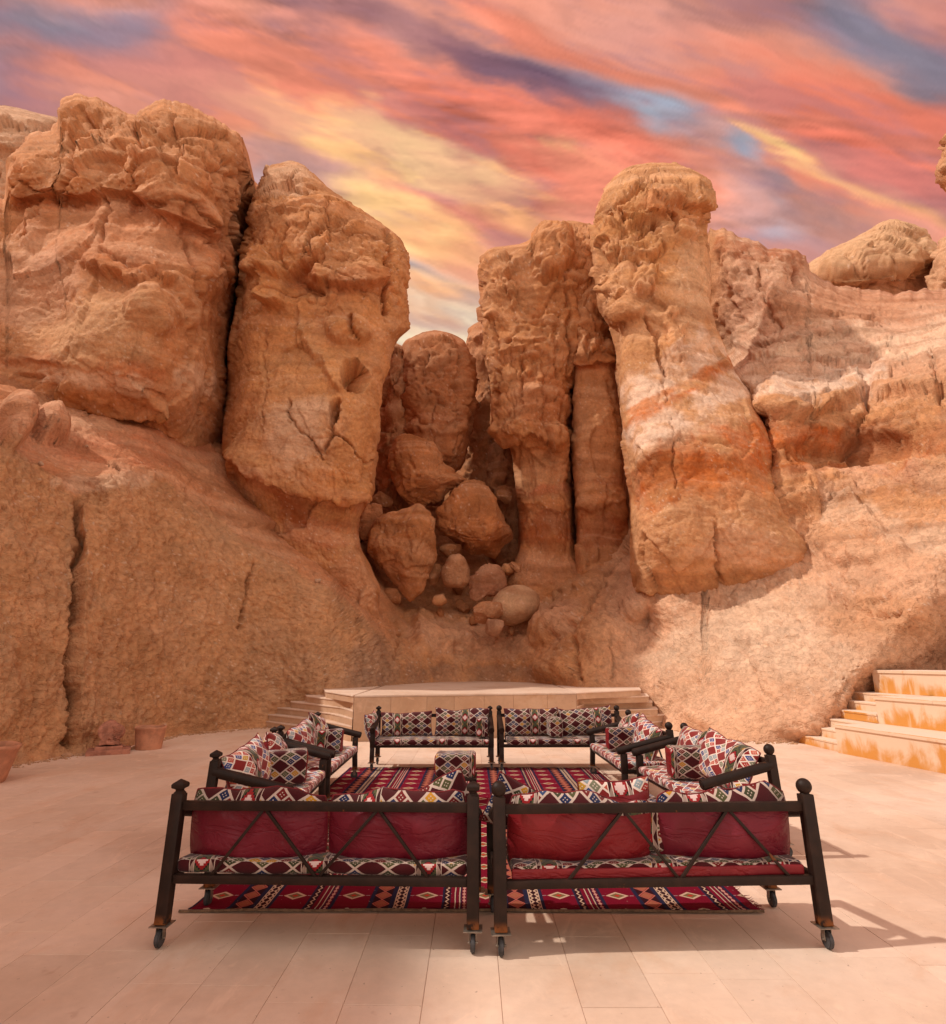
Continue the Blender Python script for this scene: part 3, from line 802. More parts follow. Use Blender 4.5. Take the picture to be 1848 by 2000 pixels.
tf = [
 ('crack', [(158,958),(152,1060),(148,1180),(140,1300),(146,1400),(140,1470)], 3.2, .45),
 ('ledge', [(146,1470),(150,1350),(156,1200),(160,1080),(166,965)], 20, .32, -1),
 ('crack', [(500,1090),(488,1130),(475,1180),(470,1230)], 2.2, .22),
 ('crack', [(690,1180),(705,1230),(716,1300)], 2, .15),
 ('crack', [(783,1240),(776,1290)], 3, .3),
 ('crack', [(1240,1060),(1190,1110),(1165,1150),(1150,1200),(1128,1225),(1128,1300),(1132,1340)], 2.6, .35),
 ('crack', [(1192,1260),(1196,1330)], 1.8, .15),
 ('bump', 1180, 1235, 58, 60, .2, .55), ('bump', 1088, 1310, 46, 45, 0, .45), ('bump', 1090,1215,70,25,-.5,.6),
 ('ledge', [(1040,1262),(1075,1248),(1120,1232)], 18, .25),
 ('crack', [(905,1215),(950,1200),(1000,1228),(1040,1240)], 2.5, .15),
 ('bump', 900, 1250, 60, 26, .1, .5), ('bump', 830, 1240, 40, 50, 0, .6),
 ('bump', 20, 835, 30, 45, 0, .9, 2), ('bump', 92, 838, 40, 24, .35, .7, 2),
 # right hill: shelf with overhang, deep recess under it, vertical ribs above
 ('ledge', [(1470,800),(1500,810),(1560,822),(1600,810),(1650,790),(1682,762),(1690,742)], 60, .6),
 ('ledge', [(1690,760),(1730,770),(1790,772),(1848,760),(1900,750)], 60, .6),
 ('bump', 1680, 880, 170, 46, -.03, -.6),
 ('crack', [(1683,740),(1690,790),(1675,850),(1660,900)], 5, .5),
 ('crack', [(1822,690),(1832,760),(1838,800)], 3, .35), 
 ('ledge', [(1600,905),(1640,890),(1700,900),(1760,888),(1848,900)], 25, .35, -1),
 ('crack', [(1548,495),(1556,540),(1566,575)], 4, .6),
 ('crack', [(1405,500),(1425,560),(1450,620),(1470,650)], 4, .4), ('crack', [(1478,520),(1492,580),(1520,640)], 3, .35),
 ('bump', 1425, 532, 26, 40, 0, .5), ('bump', 1452, 525, 14, 22, 0, .3), ('bump', 1510, 560, 34, 60, .1, .35), ('bump',1440,610,30,60,0,.4),
 ('ledge', [(1390,490),(1450,500),(1500,505),(1560,510)], 18, .35),
 ('ledge', [(1420,655),(1480,700),(1540,690),(1600,668)], 25, .3), ('ledge', [(1560,700),(1620,712),(1700,690),(1760,700)], 20, .25),
 ('bump', 1540, 1085, 46, 66, -.25, .3),
 ('ledge', [(1500,1050),(1530,1035),(1570,1050),(1600,1100)], 14, .2),
 ('bump', 1660, 1075, 60, 26, .1, .3, 2), ('ledge', [(1640,960),(1700,1000),(1740,1050),(1790,1070)], 30, .35, -1),
 ('crack', [(1420,1240),(1500,1260),(1560,1240)], 2.2, .15), ('crack', [(1600,1130),(1640,1160),(1700,1190),(1760,1200)], 3, .22),
 ('bump', 1360, 1415, 36, 26, 0, .35), ('bump', 1560, 1420, 60, 34, 0, .3),
]
tp = [
 ('blob', 210, 935, 100, 22, PALE, .55), ('blob', 90, 840, 140, 60, PINK, .4), ('blob', 250, 880, 170, 40, np.array((0.719, 0.299, 0.158)), .7),
 ('blob', 480, 960, 130, 60, np.array((0.670, 0.312, 0.158)), .6),
 ('band', [(640,1338),(760,1330),(850,1315),(950,1318),(1060,1322)], 24, GREY, .55),
 ('blob', 930, 1245, 150, 50, np.array((.86, .56, .38)), .6), ('blob', 1090, 1200, 60, 40, np.array((.84, .54, .37)), .6),
 ('blob', 600, 1300, 160, 90, np.array((0.620, 0.390, 0.224)), .5), ('blob', 720, 1300, 60, 70, GREY, .5),
 ('band', [(1390,480),(1450,492),(1520,498),(1580,510)], 24, RED, .7),
 ('band', [(1400,700),(1470,672),(1560,676),(1660,672),(1760,690),(1900,640)], 42, PALE, .8),
 ('band', [(1430,740),(1500,762),(1580,760),(1660,742),(1740,735)], 34, np.array((1.05, .86, .70)), 1.0, .6),
 ('band', [(1440,810),(1520,830),(1600,832),(1680,800)], 14, np.array((0.818, 0.520, 0.290)), .6),
 ('band', [(1450,840),(1560,858),(1640,850),(1760,862),(1900,850)], 30, np.array((.66, .20, .05)), .95, .7), ('band', [(1490,905),(1600,905),(1700,912),(1800,905)], 20, np.array((.56, .18, .05)), .9),
 ('band', [(1640,845),(1700,860),(1780,850),(1860,840)], 34, BRN, .75), ('band', [(1690,700),(1780,680),(1860,650)], 26, PALE, .6),
 ('blob', 1640, 600, 200, 40, np.array((0.694, 0.351, 0.198)), .6),
 ('band', [(1590,960),(1700,930),(1848,930)], 30, PINK, .6),
 ('blob', 1540, 1085, 44, 60, np.array((0.694, 0.416, 0.251)), .5),
 ('band', [(1600,1000),(1680,1010),(1760,1040),(1860,1050)], 34, PALE*.92, .6), ('blob', 1480, 1250, 230, 130, PALE*.95, .8),
 ('blob', 1400, 1370, 220, 70, DUST*1.1, .7), ('blob', 1700, 1200, 150, 60, np.array((0.670, 0.364, 0.185)), .6),
]
slope = curtain('rock_slope', TPX, TPY, TD, 'rock_wall', rug, 21, basec, tf, tp, kind='structure', pit=1.1, wall=wall, bands=1-.9*np.maximum(lw, sst(TPY, 1100, 1180)),
                edge_damp=(.25+.75*sst(ub[None]-TPY, 4, 40))*(.35+.65*sst(dist, 2, 60)))
slope['label'] = 'rough cut sandstone slopes and walls enclosing the paved court'

# ------------------------------------------------------------------ left massif
MC = [(-700,820,9.5),(-700,300,12),(-400,800,11.5),(-400,350,14),(-100,860,15.3),(-100,380,17),
 (0,850,16.3),(0,700,16.6),(0,550,17.2),(0,400,18.3),(60,330,17.8),(60,290,18.6),(60,265,19.5),(60,410,18.6),
 (150,850,18.2),(150,800,17.8),(150,760,16.9),(150,700,16.5),(150,600,16.7),(150,480,17.4),(150,400,18.3),(150,340,17.7),(150,290,18.3),(150,255,19.2),(150,210,20),
 (250,860,19),(260,800,18),(260,740,16.7),(280,640,16.2),(300,570,16.4),(300,520,17.1),(260,460,17.6),(260,380,18.0),(250,320,17.4),(250,270,18.2),(250,232,19.6),
 (340,860,19.4),(350,760,18),(370,640,17.7),(380,560,17.9),(350,470,18.1),(340,380,17.4),(320,290,17.6),(330,225,18.8),
 (400,880,20.5),(400,740,19.1),(410,600,19.1),(400,500,18.8),(390,420,18.3),(400,330,17.9),(400,250,19),(440,880,22),(445,700,20.8),(455,560,20.8),(455,470,20.6),(460,400,20.2),(455,330,19.4),(455,270,20)]
top = [(-700,300),(-400,330),(-100,372),(-20,385),(8,388),(14,330),(22,300),(60,263),(108,252),(117,240),(120,203),(130,190),(146,185),(168,186),(192,192),(215,205),(240,216),(268,226),(277,213),(292,200),(312,196),(342,196),(365,203),(388,216),(412,228),(440,244),(462,260),(474,272),(478,330),(484,350),(490,384),(497,430)]
bot = [(-700,900),(-400,900),(0,900),(150,900),(300,905),(400,930),(500,960)]
xs2 = np.concatenate([np.linspace(-700, -40, 70, endpoint=False), np.arange(-40, 498, 2.5)])
ut2 = np.interp(xs2, *zip(*top)); ub2 = np.interp(xs2, *zip(*bot))
ut2 = ut2+jag(xs2, 7.7)
nv = 270; vv = np.linspace(0, 1, nv)
MPX = np.repeat(xs2[None], nv, 0); MPY = ut2[None]+(ub2-ut2)[None]*vv[:, None]
MD = rbf(MC, MPX, MPY, 18.)
rr = 1-np.clip((MPY-ut2[None])/30, 0, 1); MD = MD+2.2*(1-np.sqrt(np.clip(1-rr**2, 0, 1)))
edge = np.interp(MPY, [260,290,345,355,385,420,500,560,600,680,750,880,960], [474,472,466,474,482,478,468,464,457,449,443,430,425])
ed = edge-MPX
rr = 1-np.clip(ed/24, 0, 1); MD = MD+1.5*(1-np.sqrt(np.clip(1-rr**2, 0, 1)))+np.where(ed < 0, np.clip(-ed*.18, 0, 7), 0)
capm = 1-sst(MPY, np.interp(MPX, [0,100,200,300,380,440], [390,395,392,420,480,560])-10, np.interp(MPX, [0,100,200,300,380,440], [390,395,392,420,480,560])+25)
mrug = .12+.50*capm+.15*sst(MPX, 380, 440)
mf = [
 ('ledge', [(15,372),(60,392),(130,380),(200,386),(262,380),(300,408),(340,430),(385,452),(420,480)], 40, .5),
 ('ledge', [(118,250),(170,262),(240,258),(300,262)], 14, .3), 
 ('ledge', [(262,316),(300,322),(330,318),(352,335),(345,372)], 30, .35),
 ('ledge', [(140,330),(190,308),(240,300),(285,312)], 20, .4), ('crack', [(132,262),(142,300),(136,345),(128,380)], 4, .4),
 ('crack', [(276,230),(270,262),(282,300)], 3.5, .35), ('crack', [(345,215),(338,262),(352,300),(345,350)], 2.5, .25),
 ('ledge', [(168,225),(195,212),(225,232),(245,238)], 10, .35), ('crack', [(165,222),(200,245),(245,250)], 4, .45),
 ('ledge', [(150,520),(200,530),(222,548),(262,556),(300,545),(338,560),(356,600),(362,650)], 42, .45),
 ('bump', 300, 605, 62, 54, .3, .50), ('bump', 90, 600, 70, 60, 0, -.2),
 ('crack', [(200,500),(232,522),(262,528),(300,530)], 3, .22),
 ('crack', [(50,480),(72,440),(88,415)], 2.8, .3), ('crack', [(208,372),(218,430),(202,490)], 3, .25), ('bump', 70, 450, 26, 50, .3, .3), ('bump', 215, 430, 34, 60, .1, .25),
 ('crack', [(340,455),(370,500),(385,560),(398,610)], 3, .25), ('bump', 410, 540, 34, 55, -.2, .4), ('crack', [(375,395),(392,440),(402,480)], 3, .3),
 ('crack', [(402,700),(404,760),(398,820)], 2, .2), ('crack', [(372,640),(362,700),(352,770)], 2.5, .15),
 ('ledge', [(100,778),(150,790),(220,800),(280,812),(310,800),(322,770)], 46, .65),
 ('ledge', [(0,700),(100,712),(200,722),(300,745)], 30, .14),
 ('crack', [(405,250),(430,300),(445,350),(440,400)], 3, .3), ('crack', [(360,320),(400,335),(440,330)], 3, .25),
]
mp = [
 ('band', [(20,395),(100,392),(200,396),(280,402),(340,432),(400,470),(430,520)], 20, RED, .85), ('blob', 420, 560, 50, 90, np.array((0.620, 0.260, 0.106)), .6),
 ('blob', 240, 470, 240, 90, np.array((0.719, 0.364, 0.205)), .7), ('blob', 60, 560, 120, 90, PINK, .6),
 ('blob', 200, 640, 150, 80, np.array((0.769, 0.494, 0.277)), .8), ('band', [(200,524),(250,536),(300,540),(340,560)], 14, ORG, .6),
 ('band', [(-100,700),(60,705),(160,702),(250,716),(330,740)], 15, np.array((0.682, 0.286, 0.132)), .75),
 ('band', [(60,728),(160,730),(240,742),(320,768)], 17, PALE, .8), ('band', [(330,740),(380,748),(430,755)], 26, PALE, .55),
 ('band', [(90,770),(160,778),(240,800),(300,810),(320,790)], 20, np.array((0.496, 0.221, 0.079)), .85), ('band', [(350,800),(400,830),(440,870)], 22, np.array((0.694, 0.351, 0.185)), .7),
 ('band', [(-100,790),(40,780),(100,800)], 30, PINK, .6),
]
curtain('rock_massif', MPX, MPY, MD, 'rock', mrug, 33, np.array((0.694, 0.358, 0.172)), mf, mp, edge_damp=.3+.7*sst(MPY-ut2[None], 2, 50), label='broad reddish sandstone massif with lumpy overhanging caps at the far left', cat='rock massif', tilt=(.05, 0))

# ------------------------------------------------------------------ pillars
def rugf(y0, y1, hi=.9, lo=.22):
    return lambda x, y: hi-(hi-lo)*sst(y, y0, y1)
pillar('rock_pillar', [(314,562,572,23.0,.3),(322,540,590,23,1.0),(335,527,606,22.9,1.6),(352,516,625,22.8,2.2),(375,505,650,22.7,2.6),(400,496,690,22.6,3.0),(425,488,727,22.5,3.2),(450,483,765,22.4,3.4),(470,478,785,22.4,3.4),(495,472,795,22.4,3.5),(540,469,793,22.4,3.5),(575,466,798,22.4,3.4),(605,462,804,22.4,3.3),(640,455,803,22.4,3.2),(662,452,780,22.4,3.2),(685,450,770,22.4,3.2),(720,447,760,22.3,3.3),(760,442,745,22.3,3.4),(800,438,741,22.3,3.5),(850,432,741,22.3,3.5),(880,433,738,22.4,3.5),(915,438,734,22.5,3.5),(945,445,731,22.7,3.4),(965,450,729,22.9,3.35),(985,455,716,23.1,3.2),(1020,465,698,23.3,3.15),(1060,490,699,23.5,3.2),(1100,520,718,23.7,3.2),(1150,560,742,24.1,3.2),(1200,580,748,24.5,3.3),(1250,600,770,24.8,3.3),(1300,640,790,25,3.3)],
  'tall sandstone pillar with a round hole beside its right edge and a boxy brow', 'rock pillar', rug=lambda x, y: .54-.42*sst(y, 540, 660), base=np.array((0.719, 0.377, 0.165)), seed=41, e=.52, step=2.2,
  feats=[('ledge', [(480,522),(520,540),(560,545),(588,512),(605,530)], 60, .55), ('facet', 520, 562, 532, 600, .45, -.25), ('ledge', [(515,596),(540,604),(566,595)], 14, .35),
   ('crack', [(560,440),(552,500),(562,545)], 2.5, .2), ('ledge', [(600,548),(650,562),(700,570),(745,560),(758,530)], 46, .5), ('ledge', [(600,505),(660,495),(700,505),(750,520)], 12, .2, -1),
   ('crack', [(752,420),(760,470),(755,530),(748,580),(752,620)], 3.5, .4), ('crack', [(640,440),(610,480),(612,510)], 3, .25),
   ('ledge', [(632,660),(660,672),(680,668),(720,672)], 26, .3), ('crack', [(688,618),(690,650),(700,668)], 3, .35), ('bump', 706, 648, 20, 24, 0, .35, 2), ('bump', 660, 645, 26, 26, 0, .3, 2),
   ('ledge', [(584,640),(592,672),(610,690),(622,710),(640,742),(672,770)], 30, .28, 1),
   ('hole', 692, 737, 26, 32, .3, 1.15), ('hole', 655, 800, 11, 27, .25, .6), ('crack', [(668,775),(655,800),(648,850),(640,880)], 2.6, .35),
   ('crack', [(640,845),(672,855),(700,890),(718,905),(735,902)], 2.2, .25), ('crack', [(568,775),(558,800),(572,830),(600,850),(640,905)], 2, .18), ('crack', [(520,640),(512,700),(516,780),(508,860)], 2, .12),
   ('ledge', [(430,885),(470,908),(520,938),(570,960),(620,974),(680,976),(735,966)], 70, .45)],
  paints=[('blob', 620, 450, 150, 70, np.array((0.682, 0.325, 0.132)), .8), ('blob', 600, 545, 40, 30, RED, .7), ('blob', 700, 560, 70, 30, np.array((0.595, 0.247, 0.106)), .7), ('blob', 560, 350, 60, 40, PALE*.85, .5),
   ('blob', 600, 740, 130, 110, np.array((0.769, 0.442, 0.205)), .8), ('blob', 590, 840, 90, 80, PALE*.92, .6), ('blob', 680, 860, 50, 70, np.array((0.744, 0.403, 0.185)), .7),
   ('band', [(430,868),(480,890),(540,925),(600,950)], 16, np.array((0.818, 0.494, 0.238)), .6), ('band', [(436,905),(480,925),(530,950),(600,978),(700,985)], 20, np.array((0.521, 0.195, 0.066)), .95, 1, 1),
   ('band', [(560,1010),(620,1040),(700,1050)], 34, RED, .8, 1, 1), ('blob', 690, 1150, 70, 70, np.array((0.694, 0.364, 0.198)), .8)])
pillar('rock_pillar', [(352,492,494,27,.3),(362,484,504,27,.9),(380,478,512,27,1.3),(420,470,515,27,1.5),(520,465,520,27,1.6)], 'small reddish rock knob peeking out between massif and tall pillar', 'rock', rug=rugf(300, 500), seed=44, base=np.array((0.694, 0.351, 0.172)))
# alcove: back wall pieces and the upright boulder
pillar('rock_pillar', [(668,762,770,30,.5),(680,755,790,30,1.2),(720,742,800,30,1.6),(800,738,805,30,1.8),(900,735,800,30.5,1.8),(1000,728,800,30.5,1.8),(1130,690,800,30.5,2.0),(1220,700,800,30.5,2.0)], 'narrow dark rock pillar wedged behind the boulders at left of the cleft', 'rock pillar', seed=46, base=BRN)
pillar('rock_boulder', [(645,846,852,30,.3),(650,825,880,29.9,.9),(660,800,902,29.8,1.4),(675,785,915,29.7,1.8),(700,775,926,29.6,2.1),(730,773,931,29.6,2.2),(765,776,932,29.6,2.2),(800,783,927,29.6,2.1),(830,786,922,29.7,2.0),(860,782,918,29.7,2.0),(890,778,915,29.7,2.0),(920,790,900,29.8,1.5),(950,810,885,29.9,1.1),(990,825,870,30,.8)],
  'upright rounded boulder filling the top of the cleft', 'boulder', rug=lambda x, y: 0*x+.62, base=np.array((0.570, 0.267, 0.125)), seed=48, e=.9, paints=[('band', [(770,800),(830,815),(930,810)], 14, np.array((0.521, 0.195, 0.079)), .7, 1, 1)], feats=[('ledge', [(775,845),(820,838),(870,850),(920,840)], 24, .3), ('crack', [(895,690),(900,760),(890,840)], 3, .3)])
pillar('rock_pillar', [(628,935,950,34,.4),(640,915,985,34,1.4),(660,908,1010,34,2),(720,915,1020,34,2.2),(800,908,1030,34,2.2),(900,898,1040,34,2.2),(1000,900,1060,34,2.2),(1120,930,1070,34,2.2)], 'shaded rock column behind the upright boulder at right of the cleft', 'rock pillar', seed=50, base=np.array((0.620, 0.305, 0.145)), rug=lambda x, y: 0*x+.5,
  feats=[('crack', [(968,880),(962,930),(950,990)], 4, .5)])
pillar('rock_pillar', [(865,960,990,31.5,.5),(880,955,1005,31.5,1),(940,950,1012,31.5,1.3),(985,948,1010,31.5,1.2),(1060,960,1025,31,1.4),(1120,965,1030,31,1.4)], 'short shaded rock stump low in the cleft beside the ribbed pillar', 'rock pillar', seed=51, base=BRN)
pillar('rock_pillar', [(431,1108,1120,29.5,.3),(435,1085,1143,29.4,.9),(446,1060,1158,29.2,1.6),(460,1042,1166,29,2.1),(478,1010,1170,28.8,2.6),(486,965,1172,28.7,2.8),(500,944,1174,28.6,2.9),(540,938,1178,28.5,3.0),(580,935,1180,28.5,3.0),(605,934,1180,28.5,3.0),(640,940,1175,28.5,3.0),(680,944,1165,28.5,2.9),(720,950,1140,28.4,2.8),(760,956,1124,28.3,2.8),(800,962,1120,28.2,2.8),(835,968,1119,28.2,2.8),(858,985,1119,28.2,2.6),(880,1000,1118,28.3,2.2),(920,1004,1118,28.3,2.1),(960,1006,1119,28.2,2.2),(985,1010,1120,28.15,2.25),(1005,1015,1121,28.2,2.15),(1050,1015,1123,28.2,2.3),(1090,1008,1130,28.2,2.5),(1130,992,1150,28.3,2.8),(1180,985,1180,28.7,3.1),(1235,985,1190,29,3.2)],
  'ribbed sandstone pillar with a round ball-shaped knob near its top', 'rock pillar', rug=lambda x, y: .58-.44*sst(y, 840, 900), base=np.array((0.707, 0.364, 0.165)), seed=53, e=.58,
  feats=[('bump', 1078, 500, 44, 52, .3, .95, 2), ('ledge', [(1040,470),(1078,455),(1110,470)], 10, .25), ('crack', [(1036,480),(1042,520),(1072,552),(1100,540),(1122,505)], 4, .4),
   ('crack', [(1108,560),(1112,620),(1118,700),(1116,760)], 3, .4), ('crack', [(1090,620),(1082,680),(1090,740)], 2.6, .2), ('ledge', [(940,610),(960,625),(975,600)], 14, .4), ('crack', [(960,620),(975,700),(970,780)], 3, .25),
   ('ledge', [(1000,705),(1040,690),(1090,705)], 18, .25), ('facet', 1020, 1060, 710, 770, .15, .1), ('crack', [(1020,700),(1018,780)], 2.4, .25),
   ('ledge', [(962,845),(985,862),(1010,868),(1035,850),(1060,858),(1085,868)], 46, .5), ('bump', 1090, 880, 22, 70, -.2, .5), ('bump', 1028, 930, 18, 60, 0, -.3),
   ('ledge', [(1005,985),(1050,980),(1085,1002),(1118,992)], 20, .15)],
  paints=[('blob', 1000, 550, 60, 90, np.array((0.794, 0.468, 0.251)), .6), ('blob', 1060, 780, 70, 70, np.array((0.645, 0.286, 0.132)), .7), ('blob', 1050, 920, 70, 60, np.array((0.794, 0.494, 0.277)), .8),
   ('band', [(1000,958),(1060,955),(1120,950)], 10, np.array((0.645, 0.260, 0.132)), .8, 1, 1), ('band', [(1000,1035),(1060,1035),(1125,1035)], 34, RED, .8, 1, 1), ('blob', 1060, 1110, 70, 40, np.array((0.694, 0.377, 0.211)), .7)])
pillar('rock_pillar', [(436,1130,1152,29.3,.5),(448,1118,1164,28.6,1.2),(480,1116,1170,28.2,1.8),(540,1114,1176,28,2),(600,1112,1186,27.9,2.1),(650,1112,1198,27.8,2.2),(690,1112,1206,27.7,2.2),(712,1114,1206,27.8,1.9),(730,1118,1203,27.8,1.8),(800,1118,1208,27.7,1.8),(880,1118,1214,27.7,1.9),(940,1119,1220,27.6,2.0),(978,1120,1226,27.55,2.05),(1000,1121,1228,27.6,1.95),(1060,1122,1231,27.5,2.0),(1100,1122,1235,27.5,2.2),(1180,1122,1240,27.8,2.5),(1230,1122,1240,28,2.5)],
  'slender sandstone pillar with a smooth lower shaft squeezed between two broader ones', 'rock pillar', rug=lambda x, y: .6-.5*sst(y, 690, 720), base=np.array((0.719, 0.377, 0.178)), seed=57, e=.6,
  feats=[('ledge', [(1114,704),(1140,712),(1170,704),(1206,706)], 22, .4), ('ledge', [(1118,650),(1150,632),(1200,636)], 20, .25), ('crack', [(1150,655),(1152,700)], 3, .3), ('crack', [(1185,735),(1195,800),(1206,860)], 3, .15), ('ledge', [(1120,985),(1160,996),(1226,974)], 24, .15)],
  paints=[('band', [(1114,716),(1206,714)], 7, RED, .7, 1, 1), ('blob', 1165, 830, 50, 110, np.array((0.769, 0.468, 0.264)), .7), ('band', [(1119,940),(1222,935)], 11, np.array((0.670, 0.299, 0.158)), .7, 1, 1), ('band', [(1122,1035),(1231,1035)], 36, RED, .85, 1, 1)])
# the big leaning pillar
pillar('rock_pillar', [(318,1270,1298,25.6,.3),(322,1248,1318,25.5,1.0),(330,1226,1338,25.3,1.6),(342,1206,1362,25.1,2.1),(358,1188,1384,24.9,2.6),(375,1176,1391,24.8,2.9),(392,1168,1392,24.7,3.0),(408,1163,1384,24.6,2.9),(422,1161,1380,24.6,2.8),(450,1159,1382,24.5,2.9),(500,1158,1384,24.4,3.0),(540,1160,1388,24.3,3.1),(560,1166,1390,24.2,3.1),(590,1170,1392,24.1,3.1),(615,1180,1396,24,3.1),(640,1194,1400,23.9,3.0),(680,1202,1412,23.7,3.1),(720,1206,1432,23.5,3.3),(760,1208,1458,23.2,3.6),(800,1211,1482,22.9,3.9),(840,1214,1500,22.6,4.2),(880,1218,1512,22.4,4.3),(920,1224,1522,22.3,4.3),(960,1229,1542,22.1,4.3),(1000,1231,1558,21.9,4.3),(1050,1232,1580,21.7,4.1),(1100,1234,1598,21.8,3.85),(1140,1238,1604,22.1,3.55),(1165,1239,1604,22.4,3.5),(1185,1240,1604,23.0,3.5),(1250,1244,1604,24.2,3.4),(1320,1250,1604,25,3.3)],
  'tallest leaning sandstone pillar with a rugged hooked head above a smooth banded body', 'rock pillar', rug=lambda x, y: .68-.58*sst(y-(1240-x)*.55, 505, 600), base=np.array((0.769, 0.442, 0.218)), seed=61, e=.6, tilt=(-.35, 0),
  feats=[('ledge', [(1270,425),(1300,405),(1325,392),(1360,400),(1388,415)], 40, .5), ('ledge', [(1180,450),(1230,440),(1290,425)], 24, .4), ('crack', [(1240,470),(1262,450),(1290,432)], 4, .5), ('facet', 1318, 1360, 418, 468, .28, .15), ('crack', [(1317,410),(1318,440),(1321,466)], 2.5, .35),
   ('ledge', [(1165,560),(1190,580),(1215,572),(1225,560)], 30, .3), ('ledge', [(1190,605),(1215,625),(1250,620),(1262,600)], 34, .35), ('ledge', [(1238,560),(1262,568),(1285,560)], 30, .4), ('bump', 1218, 598, 40, 36, 0, .30), ('bump', 1262, 540, 24, 34, .2, .35),
   ('crack', [(1198,400),(1230,380),(1262,372)], 5, .4), ('bump', 1250, 372, 12, 7, -.3, -.7), ('bump', 1222, 390, 14, 7, -.5, -.7), ('bump', 1282, 360, 10, 6, -.3, -.5), ('bump', 1190, 420, 12, 6, -.5, -.5),
   ('ledge', [(1290,600),(1300,650),(1320,690),(1345,620)], 26, .3), ('crack', [(1262,620),(1282,660),(1288,700),(1300,740)], 2.5, .3), ('ledge', [(1170,500),(1210,488),(1260,500),(1300,480)], 20, .3),
   ('crack', [(1298,740),(1300,790)], 1.8, .12), ('crack', [(1312,812),(1316,870),(1318,960)], 1.8, .10), ('bump', 1270, 960, 50, 60, 0, -.25),
   ('ledge', [(1240,1150),(1300,1168),(1370,1170),(1440,1160),(1520,1150)], 40, .22), ('crack', [(1400,1020),(1404,1080),(1410,1150)], 2.6, .25),
   ('bump', 1538, 1088, 50, 68, -.22, .30)],
  paints=[('blob', 1275, 480, 130, 110, np.array((0.744, 0.403, 0.172)), .8), ('blob', 1300, 400, 60, 25, ORG, .5), ('blob', 1345, 440, 30, 26, ORG, .7),
   ('blob', 1355, 560, 50, 110, np.array((0.868, 0.598, 0.370)), .8), ('blob', 1270, 680, 60, 60, np.array((0.769, 0.429, 0.205)), .7),
   ('band', [(1212,792),(1280,752),(1350,704),(1400,664)], 46, np.array((1.05, .86, .70)), .85, .6), ('band', [(1215,740),(1290,715),(1350,690),(1395,655)], 9, np.array((0.818, 0.468, 0.238)), .5),
   ('band', [(1216,812),(1280,780),(1340,745),(1400,715),(1425,700)], 7, ORG, .85), ('band', [(1216,838),(1270,808),(1330,778),(1390,735),(1432,712)], 13, np.array((.66, .20, .05)), .9), ('band', [(1216,838),(1290,795)], 15, ORG, .5),
   ('band', [(1218,872),(1290,834),(1360,794),(1420,756),(1460,745)], 34, np.array((1.05, .86, .70)), 1.0, .5), ('band', [(1225,905),(1290,870),(1360,842),(1430,810)], 14, PALE, .6),
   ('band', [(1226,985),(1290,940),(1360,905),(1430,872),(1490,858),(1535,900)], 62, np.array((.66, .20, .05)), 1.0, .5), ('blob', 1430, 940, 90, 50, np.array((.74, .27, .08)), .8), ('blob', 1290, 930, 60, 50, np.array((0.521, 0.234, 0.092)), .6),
   ('band', [(1250,1060),(1340,1010),(1440,985),(1540,1000)], 36, np.array((0.744, 0.403, 0.198)), .7), ('blob', 1440, 1070, 90, 50, DUST, .6),
   ('band', [(1240,1130),(1300,1150),(1380,1160),(1460,1150)], 20, np.array((0.521, 0.273, 0.132)), .8)])
# far rocks
pillar('rock_mound', [(428,1738,1752,46,.5),(434,1722,1766,46,1.5),(450,1695,1790,46,3),(470,1660,1806,46,4),(490,1622,1816,46,5),(510,1585,1824,46,5.5),(530,1560,1822,46,5.6),(545,1560,1812,46,5.2),(560,1580,1818,46,5),(590,1600,1832,46,5)], 'pale hump-shaped rock mound far behind the right hill', 'rock', rug=lambda x, y: 0*x+.45, base=np.array((0.794, 0.546, 0.330)), seed=71, scale=2.,
  feats=[('ledge', [(1590,535),(1650,552),(1700,558),(1745,535),(1790,525),(1822,530)], 30, 1.2)], paints=[('band', [(1600,530),(1680,545),(1740,525),(1810,515)], 10, np.array((0.570, 0.325, 0.158)), .7), ('blob', 1760, 560, 70, 25, PALE, .9)])
pillar('rock_pillar', [(455,1868,1880,40,.5),(465,1845,1900,40,1.5),(490,1828,1925,40,2.5),(530,1820,1950,40,3),(600,1815,1960,40,3)], 'rock edge cut off by the right side of the picture on the skyline', 'rock', rug=rugf(300, 700), base=np.array((0.719, 0.468, 0.290)), seed=73, scale=1.6)
pillar('rock_pillar', [(250,1862,1900,30,.5),(262,1846,1930,30,1.5),(285,1842,1950,30,2),(310,1836,1960,30,2.3),(330,1826,1960,30,2.4),(350,1828,1960,30,2.4),(368,1848,1950,30,2.2),(400,1858,1940,30,2.1),(600,1860,1960,30,2.6)], 'tall rock just entering the picture at the upper right edge', 'rock pillar', rug=rugf(300, 700), base=np.array((0.670, 0.390, 0.211)), seed=75)
pillar('rock_mound', [(206,-20,10,30,.5),(211,-120,34,30,2),(219,-160,62,30,3),(229,-200,104,30,3.6),(240,-240,124,30,4),(280,-260,134,30,4.4),(330,-260,140,30,4.4),(420,-260,140,30,4.4)], 'pale layered rock behind the massif at the upper left corner', 'rock', rug=lambda x, y: 0*x+.7, base=np.array((0.744, 0.520, 0.356)), seed=77,
  feats=[('ledge', [(-20,240),(40,236),(90,252),(125,250)], 12, .3), ('ledge', [(-20,300),(30,292),(80,300)], 14, .4)])

